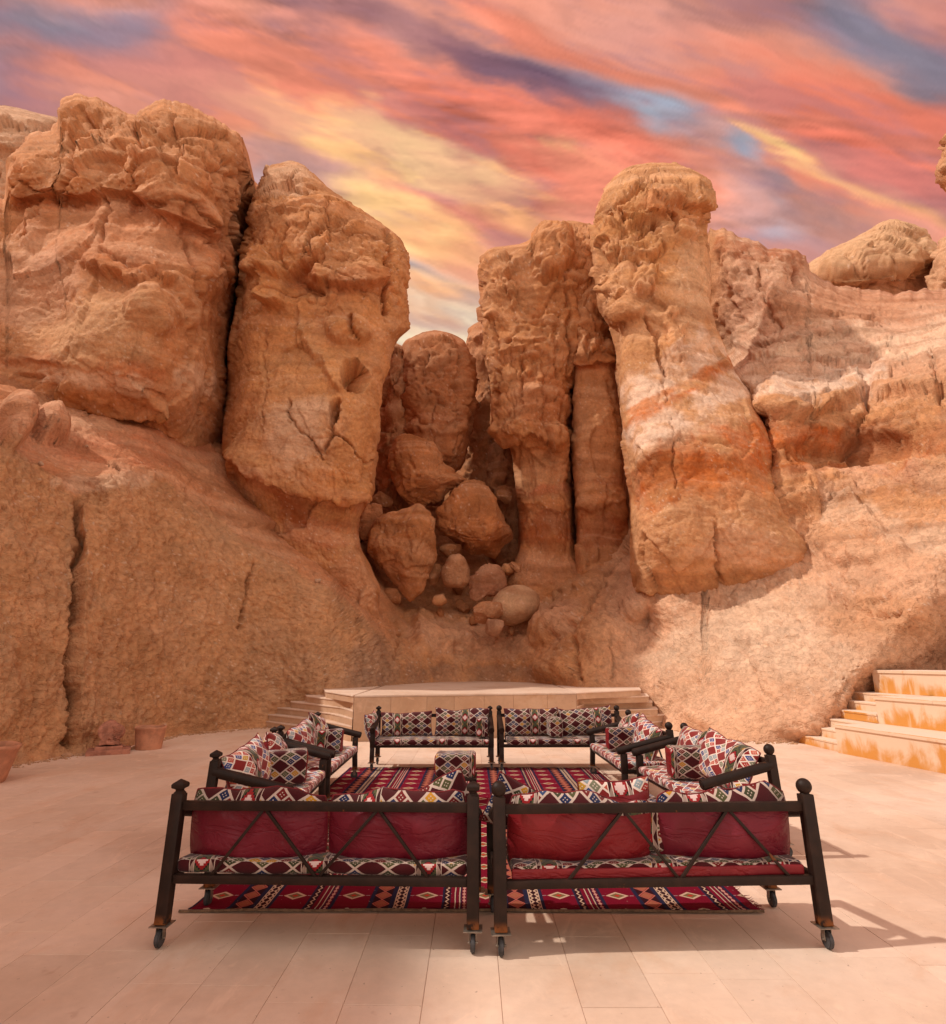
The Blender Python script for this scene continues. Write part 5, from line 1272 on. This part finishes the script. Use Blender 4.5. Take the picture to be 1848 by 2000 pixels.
LEAN = .062
def make_bench(half, ball, label):
    root = empty('seating_bench'); tag(root, label, 'bench', 'iron benches round the carpet')
    met = M['metal']
    yl = lambda z: LEAN*(z/.97)
    for s in (-1, 1):
        x = s*half
        bm = bm_new()
        add_bar(bm, (x, yl(.13), .13), (x, yl(.885), .885), .078, .078, .006)
        post = bm_obj(bm, 'rear_post', met, root, True)
        bm = bm_new(); yt = yl(.9)
        if ball:
            add_cyl(bm, (x, yt, .880), (x, yt, .893), .034, .026); add_sph(bm, (x, yt+.002, .932), .049, (1, 1, 1.02))
        else:
            # neck, flared cap, low pyramid
            prof = [(.040, .880), (.034, .892), (.024, .903), (.026, .912), (.050, .922), (.052, .944), (.046, .950), (.004, .975)]
            V, F = [], []
            for r_, z_ in prof:
                for k in range(4):
                    t = math.pi/4+k*math.pi/2; V.append(bm.verts.new((x+r_*1.2*math.cos(t), yt+r_*1.2*math.sin(t), z_)))
            for j in range(len(prof)-1):
                for k in range(4):
                    bm.faces.new((V[j*4+k], V[j*4+(k+1) % 4], V[j*4+4+(k+1) % 4], V[j*4+4+k]))
            bm.faces.new(V[-4:]); bm.faces.new(V[:4][::-1])
            bmesh.ops.bevel(bm, geom=bm.edges[:], offset=.0025, segments=2, affect='EDGES')
        bm_obj(bm, 'finial', met, post, True)
        # front leg
        bm = bm_new(); xf = s*(half-.0)
        add_bar(bm, (xf, .66, .36), (xf, .66, .60), .078, .078, .006)
        add_bar(bm, (xf, .66, .36), (xf, .672, .13), .072, .072, .006)
        bm_obj(bm, 'front_leg', met, root, True)
        # arm tube
        bm = bm_new(); add_cyl(bm, (x, .045, .795), (x, .745, .625), .046, n=28)
        bmesh.ops.bevel(bm, geom=[e for e in bm.edges if len(e.link_faces) == 2 and e.calc_face_angle() > 1.2], offset=.008, segments=2, affect='EDGES')
        bm_obj(bm, 'arm', met, root, True)
        for (cy, rz) in ((.0+.008, .5), (.675, -.3)):
            bm = bm_new(); cyy = cy
            add_box(bm, (x, cyy, .127), (.118, .118, .006), None, .001)
            for k in (-1, 1):
                add_box(bm, (x+k*.022, cyy-.008, .088), (.004, .040, .075), None, .001)
            add_cyl(bm, (x-.032, cyy-.012, .056), (x+.032, cyy-.012, .056), .007, n=10)
            add_box(bm, (x, cyy, .118), (.052, .05, .012), None, .001)
            cst = bm_obj(bm, 'caster', M['zinc'], root, False)
            bm = bm_new(); add_cyl(bm, (x-.015, cyy-.012, .054), (x+.015, cyy-.012, .054), .053, n=28)
            bmesh.ops.bevel(bm, geom=[e for e in bm.edges if len(e.link_faces) == 2 and e.calc_face_angle() > 1.2], offset=.006, segments=2, affect='EDGES')
            wh = bm_obj(bm, 'wheel', M['rubber'], cst, True)
    def rail(a, b, w, d, nm):
        bm = bm_new(); add_bar(bm, a, b, d, w, .004); return bm_obj(bm, nm, met, root, True)
    i = half-.0395
    rail((-i, yl(.81), .812), (i, yl(.81), .812), .056, .045, 'top_rail')
    rail((-i, yl(.383), .383), (i, yl(.383), .383), .050, .050, 'rear_seat_rail')
    rail((-i, .66, .383), (i, .66, .383), .050, .050, 'front_seat_rail')
    for s in (-1, 1): rail((s*half, .055, .383), (s*half, .62, .383), .048, .036, 'side_rail')
    for k in range(3):
        xx = (-.5+.5*k)*half
        rail((xx, .05, .385), (xx, .634, .385), .03, .03, 'seat_slat')
    A = [(-.40, -.20), (.36, .47)] if not ball else [(-.21, -.21), (.47, .47)]
    fr = ((.143, .30, .486), (.486+.012, .683, .854)) if not ball else ((.214, .396, .555), (.567, .736, .908))
    for (a, t, b_) in fr:
        for u0 in (a, b_):
            x0 = (-1+2*u0)*half; xt = (-1+2*t)*half+(-.012 if u0 == a else .012)
            bm = bm_new(); add_bar(bm, (x0, yl(.41)-.006, .405), (xt, yl(.785)-.006, .787), .019, .019, .002)
            bm_obj(bm, 'brace_rod', met, root, True)
    return root

def place(root, c, rz, sx=1.):
    root.location = (c[0], c[1], 0); root.rotation_euler = (0, 0, R(rz)); root.scale = (sx, 1, 1)
    return root
HP, HB = 1.0, 1.02
P0 = make_bench(HP, False, 'dark iron bench at front left seen from behind with pointed post caps')
B0 = make_bench(HB, True, 'dark iron bench at front right seen from behind with ball finials')
benches = {}
benches['FL'] = place(P0, (-.985, 4.33), -2.0, .985)
benches['FR'] = place(B0, (1.195, 4.30), 2.6, 1.005)
def bcopy(key, src, c, rz, label, sx=1.):
    o = copy_tree(src); o['label'] = label; benches[key] = place(o, c, rz, sx); return o
bcopy('LN', P0, (-2.40, 6.78), -86.7, 'nearer iron bench on the left side of the carpet with heaped kilim cushions')
bcopy('LF', P0, (-2.46, 8.98), -89.0, 'farther iron bench on the left side, its arm pointing at the stage steps')
bcopy('BL', P0, (-.68, 11.32), 180.5, 'far left iron bench facing the viewer in front of the stage', .98)
bcopy('RN', B0, (2.80, 7.16), 93.3, 'nearer iron bench on the right side of the carpet with ball finials')
bcopy('RF', B0, (2.57, 9.30), 90.5, 'farther iron bench on the right side, next to the far right bench')
bcopy('BR', B0, (1.50, 11.36), 181.0, 'far right iron bench facing the viewer with ball finials', 1.02)
bpy.context.view_layer.update()
def bmat(key):
    o = benches[key]; return Matrix.Translation(o.location) @ Matrix.Rotation(o.rotation_euler.z, 4, 'Z')

# ------------------------------------------------------------------ cushions
def half_pillow(a, b, t, side, seed, n=34, m_=22, p=2.6, q=.55, crease=1., soft=False):
    us = np.sin(np.linspace(-1, 1, n)*math.pi/2); vs = np.sin(np.linspace(-1, 1, m_)*math.pi/2)
    U, V_ = np.meshgrid(us, vs)
    th = t*((1-np.abs(U)**p).clip(0)**q)*((1-np.abs(V_)**p).clip(0)**q)
    bow = 1-.045*(1-V_**2); bow2 = 1-.07*(1-U**2)
    if soft: bow = 1-.055*np.abs(V_)**3; bow2 = 1-.10*np.abs(U)**5
    X_ = a*U*bow; Z_ = b*V_*bow2
    rs_ = np.random.RandomState(seed); off_ = rs_.uniform(0, 50, 3)
    Pn = np.stack([X_, np.zeros_like(X_), Z_], -1)
    w = fbm(Pn*3.2+off_, 3, seed)
    # tension creases radiating from the corners
    cr = 0
    for sx in (-1, 1):
        for sz in (-1, 1):
            ang = np.arctan2((Z_-sz*b), (X_-sx*a)); rr_ = np.hypot(X_-sx*a, Z_-sz*b)
            cr = cr+np.sin(ang*17+seed+sx)*np.exp(-rr_/.12)
    th = th*(1+.34*w*crease)+.016*cr*crease*(th/t)-.02*np.clip(1-np.abs(fbm(Pn*2.0+off_+7, 2, seed+9))*9, 0, 1)*crease*(th/t)
    sag = (.085 if soft else .04)*fbm(np.stack([X_*2.2, X_*0+seed, Z_*0], -1), 3, seed+3)*(V_ > 0)*V_**2
    Y_ = side*(th+.004)
    sh = .02*fbm(Pn*2+9+off_, 2, seed+5)
    return np.stack([X_, Y_+sh, Z_+sag], -1), us, vs
_cush_cache = {}
def cushion(a, b, t, seed, front, back, wrap=.62):
    """pillow thing: woven cover > leather back, piping; x width, z height, front = +y"""
    sf_ = seed in (11, 12, 13, 14)
    Pf, us, vs = half_pillow(a, b, t, 1, seed, soft=sf_); Pb, _, _ = half_pillow(a, b, t*1.0, -1, seed, p=2.3, q=.68, soft=sf_)
    m_, n = Pf.shape[:2]
    def mk(P, flip):
        F = []
        for j in range(m_-1):
            for i in range(n-1):
                q = (j*n+i, j*n+i+1, (j+1)*n+i+1, (j+1)*n+i)
                F.append(q if not flip else q[::-1])
        return F
    rs_ = random.Random(seed); ou, ov = rs_.uniform(0, 6), rs_.choice((.034, .1065))
    uv = np.stack([np.repeat((us*a)[None], m_, 0)+ou, np.repeat((vs*b)[:, None], n, 1)+ov], -1).reshape(-1, 2)
    root = mesh_from('cushion', Pf.reshape(-1, 3), mk(Pf, True), M[front], True, None, uv)
    lb = back.startswith('leather')
    o_ = mesh_from('leather_back' if lb else 'woven_back', Pb.reshape(-1, 3), mk(Pb, False), [M[back], M[front]], True, root, uv+.3)
    if lb and wrap < 1:            # the weave wraps over the top edge
        vm = np.repeat((vs[:-1]+vs[1:])[:, None]/2, n-1, 1)+.04*np.sin(us[:-1]*3+seed)[None]
        o_.data.polygons.foreach_set('material_index', (vm > wrap).astype(np.int32).ravel())
    # piping round the seam
    ring = [Pf[0, i] for i in range(n)]+[Pf[j, -1] for j in range(1, m_)]+[Pf[-1, i] for i in range(n-2, -1, -1)]+[Pf[j, 0] for j in range(m_-2, 0, -1)]
    ring = [Vector((*(v[:1]), v[1]-.004, v[2])) for v in ring]; ring = ring[::2]
    V, F = [], []; k = len(ring); nn = 6
    for i in range(k):
        d = (ring[(i+1) % k]-ring[i-1]).normalized(); up = Vector((0, 1, 0)); s_ = d.cross(up).normalized()
        for r_ in range(nn):
            t_ = 2*math.pi*r_/nn; V.append(ring[i]+(s_*math.cos(t_)+up*math.sin(t_))*.0065)
    for i in range(k):
        for r_ in range(nn):
            F.append((i*nn+r_, i*nn+(r_+1) % nn, ((i+1) % k)*nn+(r_+1) % nn, ((i+1) % k)*nn+r_))
    mesh_from('piping', V, F, M['piping'], True, root)
    return root
def rounded_box(hx, hy, hz, r, seed, mat, side_mat=None, nx=26, ny=14, nz=12, wob=.012, name='box', parent=None):
    """soft box with uv per dominating face"""
    V, F, UV = [], [], []; S = []
    axes = [(0, 1, 2, 1), (0, 1, 2, -1), (0, 2, 1, 1), (0, 2, 1, -1), (1, 2, 0, 1), (1, 2, 0, -1)]
    H = (hx, hy, hz); N_ = (nx, ny, nz); rs_ = np.random.RandomState(seed); o3 = rs_.uniform(0, 30, 3); ou = rs_.uniform(0, 5)
    mi = []
    for (a, b_, c, s) in axes:
        na, nb = N_[a], N_[b_]; base_ = len(V)
        for j in range(nb+1):
            for i in range(na+1):
                p = [0, 0, 0]; p[a] = H[a]*math.sin((-1+2*i/na)*math.pi/2)*.999; p[b_] = H[b_]*math.sin((-1+2*j/nb)*math.pi/2)*.999; p[c] = s*H[c]
                q = Vector(p); inn = Vector([max(-H[k]+r, min(H[k]-r, q[k])) for k in range(3)])
                d = q-inn; q = inn+(d.normalized()*r if d.length > 1e-9 else d)
                V.append(q); UV.append((p[a]+ou, p[b_]+(H[2] if c != 2 else 0)+.03) if a == 0 else (p[1]+ou+.4, p[2]+H[2]+.03))
        for j in range(nb):
            for i in range(na):
                q = (base_+j*(na+1)+i, base_+j*(na+1)+i+1, base_+(j+1)*(na+1)+i+1, base_+(j+1)*(na+1)+i)
                fl = (s > 0) == (c != 1)
                F.append(q if fl else q[::-1]); mi.append(1 if (c == 0 and side_mat) else 0)
    P = np.array([v[:] for v in V]); w = np.stack([fbm(P*3.5+o3, 2, seed), fbm(P*3.5+o3+20, 2, seed), fbm(P*3+o3+40, 2, seed)], -1)
    P = P+w*wob
    o = mesh_from(name, P, F, [M[mat]]+([M[side_mat]] if side_mat else []), True, parent, np.array(UV))
    if side_mat: o.data.polygons.foreach_set('material_index', mi)
    return o
def put(o, key, loc, rot=(0, 0, 0)):
    Mx = bmat(key) @ Matrix.Translation(loc) @ Matrix.Rotation(rot[2], 4, 'Z') @ Matrix.Rotation(rot[1], 4, 'Y') @ Matrix.Rotation(rot[0], 4, 'X')
    o.location = Mx.to_translation(); o.rotation_euler = Mx.to_euler()
    return o
GM, GC, GBx = 'kilim seat mattresses on the benches', 'kilim back cushions on the benches', 'kilim box bolsters on the benches'
def mattress(key, seed, mat, label, side=None, hx=.95):
    o = rounded_box(hx, .335, .044, .032, seed, mat, None, 60, 20, 6, .012, 'seat_mattress')
    tag(o, label, 'mattress', GM); put(o, key, (0, .375, .442), (R(-.5), 0, 0)); return o
mattress('FL', 1, 'kilim', 'patterned seat mattress of the front left bench')
o = mattress('FR', 2, 'kilim', 'seat mattress with a crimson rear edge on the front right bench')
strip = rounded_box(.95, .012, .030, .010, 22, 'leather2', None, 40, 4, 6, .006, 'leather_edge', o); strip.location = (0, -.332, -.012)
mattress('LN', 3, 'kilim_sunlit', 'red patterned seat mattress of the nearer left bench')
mattress('LF', 4, 'kilim_sunlit', 'red patterned seat mattress of the farther left bench')
mattress('BL', 5, 'kilim', 'dark patterned seat mattress of the far left bench facing the viewer')
mattress('BR', 6, 'kilim', 'dark patterned seat mattress of the far right bench facing the viewer')
mattress('RN', 7, 'kilim_sunlit', 'red patterned seat mattress of the nearer right bench')
mattress('RF', 8, 'kilim_sunlit', 'red patterned seat mattress of the farther right bench')
def backc(key, x, seed, front, back, label, a=.468, b=.228, t=.125, z=.70, y=.19, tilt=-6, roll=0., yaw=0.):
    o = cushion(a, b, t, seed, front, back); tag(o, label, 'cushion', GC)
    put(o, key, (x, y, z), (R(tilt)*-1, R(roll), R(yaw))); return o
backc('FL', -.475, 11, 'kilim', 'leather', 'crimson backed cushion at the left end of the front left bench', roll=1.2, z=.652, b=.238)
backc('FL', .475, 12, 'kilim', 'leather', 'crimson backed cushion at the right end of the front left bench', roll=-1.2, z=.646, b=.236)
backc('FR', -.475, 13, 'kilim', 'leather2', 'bright red backed cushion at the left end of the front right bench', z=.644, roll=1.6, a=.48, b=.238)
backc('FR', .50, 14, 'kilim', 'leather', 'crimson backed cushion at the right end of the front right bench', a=.455, z=.648, roll=-.8, b=.236)
backc('LN', -.50, 15, 'kilim_sunlit', 'leather2', 'cushion leaning in the far corner of the nearer left bench', z=.73, roll=-7, tilt=-16, a=.42, b=.23, y=.2, yaw=8)
backc('LN', .50, 16, 'kilim_sunlit', 'leather2', 'cushion leaning in the near corner of the nearer left bench', z=.735, roll=9, tilt=-18, a=.42, b=.23, y=.2, yaw=-6)
backc('LF', .48, 17, 'kilim_sunlit', 'leather2', 'low cushion at the near end of the farther left bench', z=.71, roll=5, tilt=-18, y=.2)
backc('LF', -.46, 18, 'kilim_sunlit', 'leather2', 'cushion with an upturned corner at the far end of the farther left bench', z=.735, roll=-10, tilt=-14, y=.2)
backc('RN', .48, 19, 'kilim_sunlit', 'leather2', 'upright cushion at the far end of the nearer right bench', z=.74, roll=3, tilt=-14, a=.40, b=.235, y=.18)
backc('RN', -.42, 20, 'kilim_sunlit', 'leather2', 'fat red cushion with crimson back at the near end of the nearer right bench', z=.735, roll=-8, tilt=-24, a=.46, b=.245, t=.12, y=.22, yaw=5)
backc('RF', .46, 21, 'kilim_sunlit', 'leather2', 'cushion in the far corner of the farther right bench', z=.73, roll=10, tilt=-16, y=.2, a=.42)
backc('RF', -.46, 23, 'kilim_sunlit', 'leather2', 'cushion with a raised dark corner at the near end of the farther right bench', z=.72, roll=-10, tilt=-18, y=.2, a=.44)
backc('BL', .47, 24, 'kilim', 'leather', 'slumped cushion at the left of the far left bench', z=.675, roll=2, b=.20, a=.44)
backc('BL', -.49, 25, 'kilim', 'leather', 'taller cushion at the right of the far left bench', z=.71, roll=-1, b=.23)
backc('BR', .49, 26, 'kilim', 'leather', 'cushion at the left of the far right bench', z=.71, roll=1, b=.23, a=.47)
backc('BR', -.46, 27, 'kilim', 'leather', 'cushion at the right of the far right bench with its corner raised', z=.725, roll=4.5, b=.23, a=.47)
# extra pillow hanging over the left arm of the far left bench
o = cushion(.24, .22, .10, 31, 'kilim_sunlit', 'kilim'); tag(o, 'small cushion flopped over the left arm of the far left bench', 'cushion', GC); put(o, 'BL', (1.04, .38, .66), (R(10), R(8), R(80)))
def bolster(key, x, seed, mat, label, hx=.11, hy=.24, hz=.155, y=.40, yaw=0, side='leather2', z=None):
    # long axis across the bench
    o = rounded_box(hy, hx, hz, .045, seed, mat, side, 18, 12, 12, .014, 'box_bolster')
    tag(o, label, 'bolster', GBx); put(o, key, (x, y, z or (.505+hz)), (0, 0, R(90+yaw))); return o
bolster('LN', -.02, 41, 'kilim', 'large dark kilim bolster in the middle of the nearer left bench', hz=.165, hx=.13, hy=.26, yaw=12)
bolster('LF', -.04, 42, 'kilim', 'dark kilim bolster with lozenges in the middle of the farther left bench', yaw=5)
bolster('RN', .02, 43, 'kilim', 'large kilim bolster in the middle of the nearer right bench', hz=.165, hx=.13, hy=.26, yaw=-8)
bolster('RF', .0, 44, 'kilim', 'black and white zigzag kilim bolster in the middle of the farther right bench', hy=.25)
bolster('BL', -.83, 45, 'kilim', 'narrow dark bolster standing at the right end of the far left bench', hx=.10, side='kilim')
bolster('BR', .12, 46, 'kilim', 'round-topped dark bolster in the middle of the far right bench', hx=.115, side='kilim')
bolster('FR', .02, 47, 'kilim', 'dark bolster seen between the two cushions of the front right bench', hx=.10, side='kilim')
o = cushion(.22, .17, .07, 48, 'kilim', 'kilim'); tag(o, 'dark pillow whose tip pokes up beside the middle ball finial', 'cushion', GC); put(o, 'FR', (-.86, .42, .74), (R(8), R(22), R(12)))
o = cushion(.25, .20, .09, 49, 'kilim_sunlit', 'leather2'); tag(o, 'pillow humped above the top rail of the front right bench', 'cushion', GC); put(o, 'FR', (-.19, .30, .745), (R(12), R(-6), 0))
o = cushion(.22, .18, .08, 50, 'kilim', 'kilim'); tag(o, 'pillow poking up beside the middle post of the front left bench', 'cushion', GC); put(o, 'FL', (.76, .28, .765), (R(10), R(-24), 0))

# ------------------------------------------------------------------ stool with a kilim cushion
st = empty('low_stool', (-.22, 8.35, 0), R(-1.5)); tag(st, 'low black stool standing on the carpet', 'stool')
for sx in (-1, 1):
    for sy in (-1, 1):
        bm = bm_new(); add_bar(bm, (sx*.225, sy*.19, 0.005), (sx*.225, sy*.19, .298), .075, .075, .006); bm_obj(bm, 'leg', M['metal'], st, True)
bm = bm_new(); add_box(bm, (0, 0, .314), (.535, .46, .030), None, .006); bm_obj(bm, 'seat_board', M['metal'], st, True)
cu = rounded_box(.255, .215, .138, .05, 55, 'kilim', 'leather2', 22, 18, 14, .012, 'stool_cushion'); tag(cu, 'boxy dark kilim cushion sitting on the low stool', 'cushion')
cu.location = (-.22, 8.35, .33+.138); cu.rotation_euler = (0, 0, R(-1.5))

# ------------------------------------------------------------------ carpet
CW0, CW1, CY0, CY1 = -2.04, 2.05, 4.90, 10.92
nx, ny = 60, 90
U = np.linspace(0, 1, nx); Vv = np.linspace(0, 1, ny); UU, VV = np.meshgrid(U, Vv)
cx_ = CW0+(CW1-CW0)*UU+.02*np.sin(VV*5); cy_ = CY0+(CY1-CY0)*VV+.02*np.sin(UU*3.1+.5)
czz = .009+.004*fbm(np.stack([cx_*1.2, cy_*1.2, cx_*0], -1), 3, 90)+.014*np.exp(-(VV*(CY1-CY0)/.05)**2)*(.4+.6*np.clip(fbm(np.stack([cx_*1.5, cx_*0, cx_*0], -1), 2, 91)+.5, 0, 1))
Pt = np.stack([cx_, cy_, np.maximum(czz, .006)], -1)
carpet = grid_mesh('carpet', Pt, M['carpet'])
sol = carpet.modifiers.new('thickness', 'SOLIDIFY'); sol.thickness = .005; sol.offset = 1
tag(carpet, 'crimson striped kilim carpet laid inside the ring of benches', 'carpet')
hem_m = simple('tan_hem', (.20, .13, .08), .9, 0, .3)
bm = bm_new()
pts = [Vector((x, CY0+.02*math.sin((x-CW0)/(CW1-CW0)*3.1+.5)-.004, .014+.003*math.sin(x*7))) for x in np.linspace(CW0-.06, CW1+.02, 70)]
for a, b_ in zip(pts[:-1], pts[1:]): add_cyl(bm, a, b_, .0095, n=8)
bm_obj(bm, 'hem', hem_m, carpet, True)
rs = random.Random(4)
# frayed tassels along the right edge of the carpet
bm = bm_new()
for k in range(260):
    y = rs.uniform(CY0+.02, CY1); x = CW1+.015; L_ = rs.uniform(.015, .05); a = rs.uniform(-.6, .6)
    add_cyl(bm, (x-.005, y, .012), (x+L_*math.cos(a), y+L_*math.sin(a), rs.uniform(.004, .03)), .0025, .001, 4)
o = bm_obj(bm, 'fringe', M['piping'], carpet); o['kind'] = 'stuff'
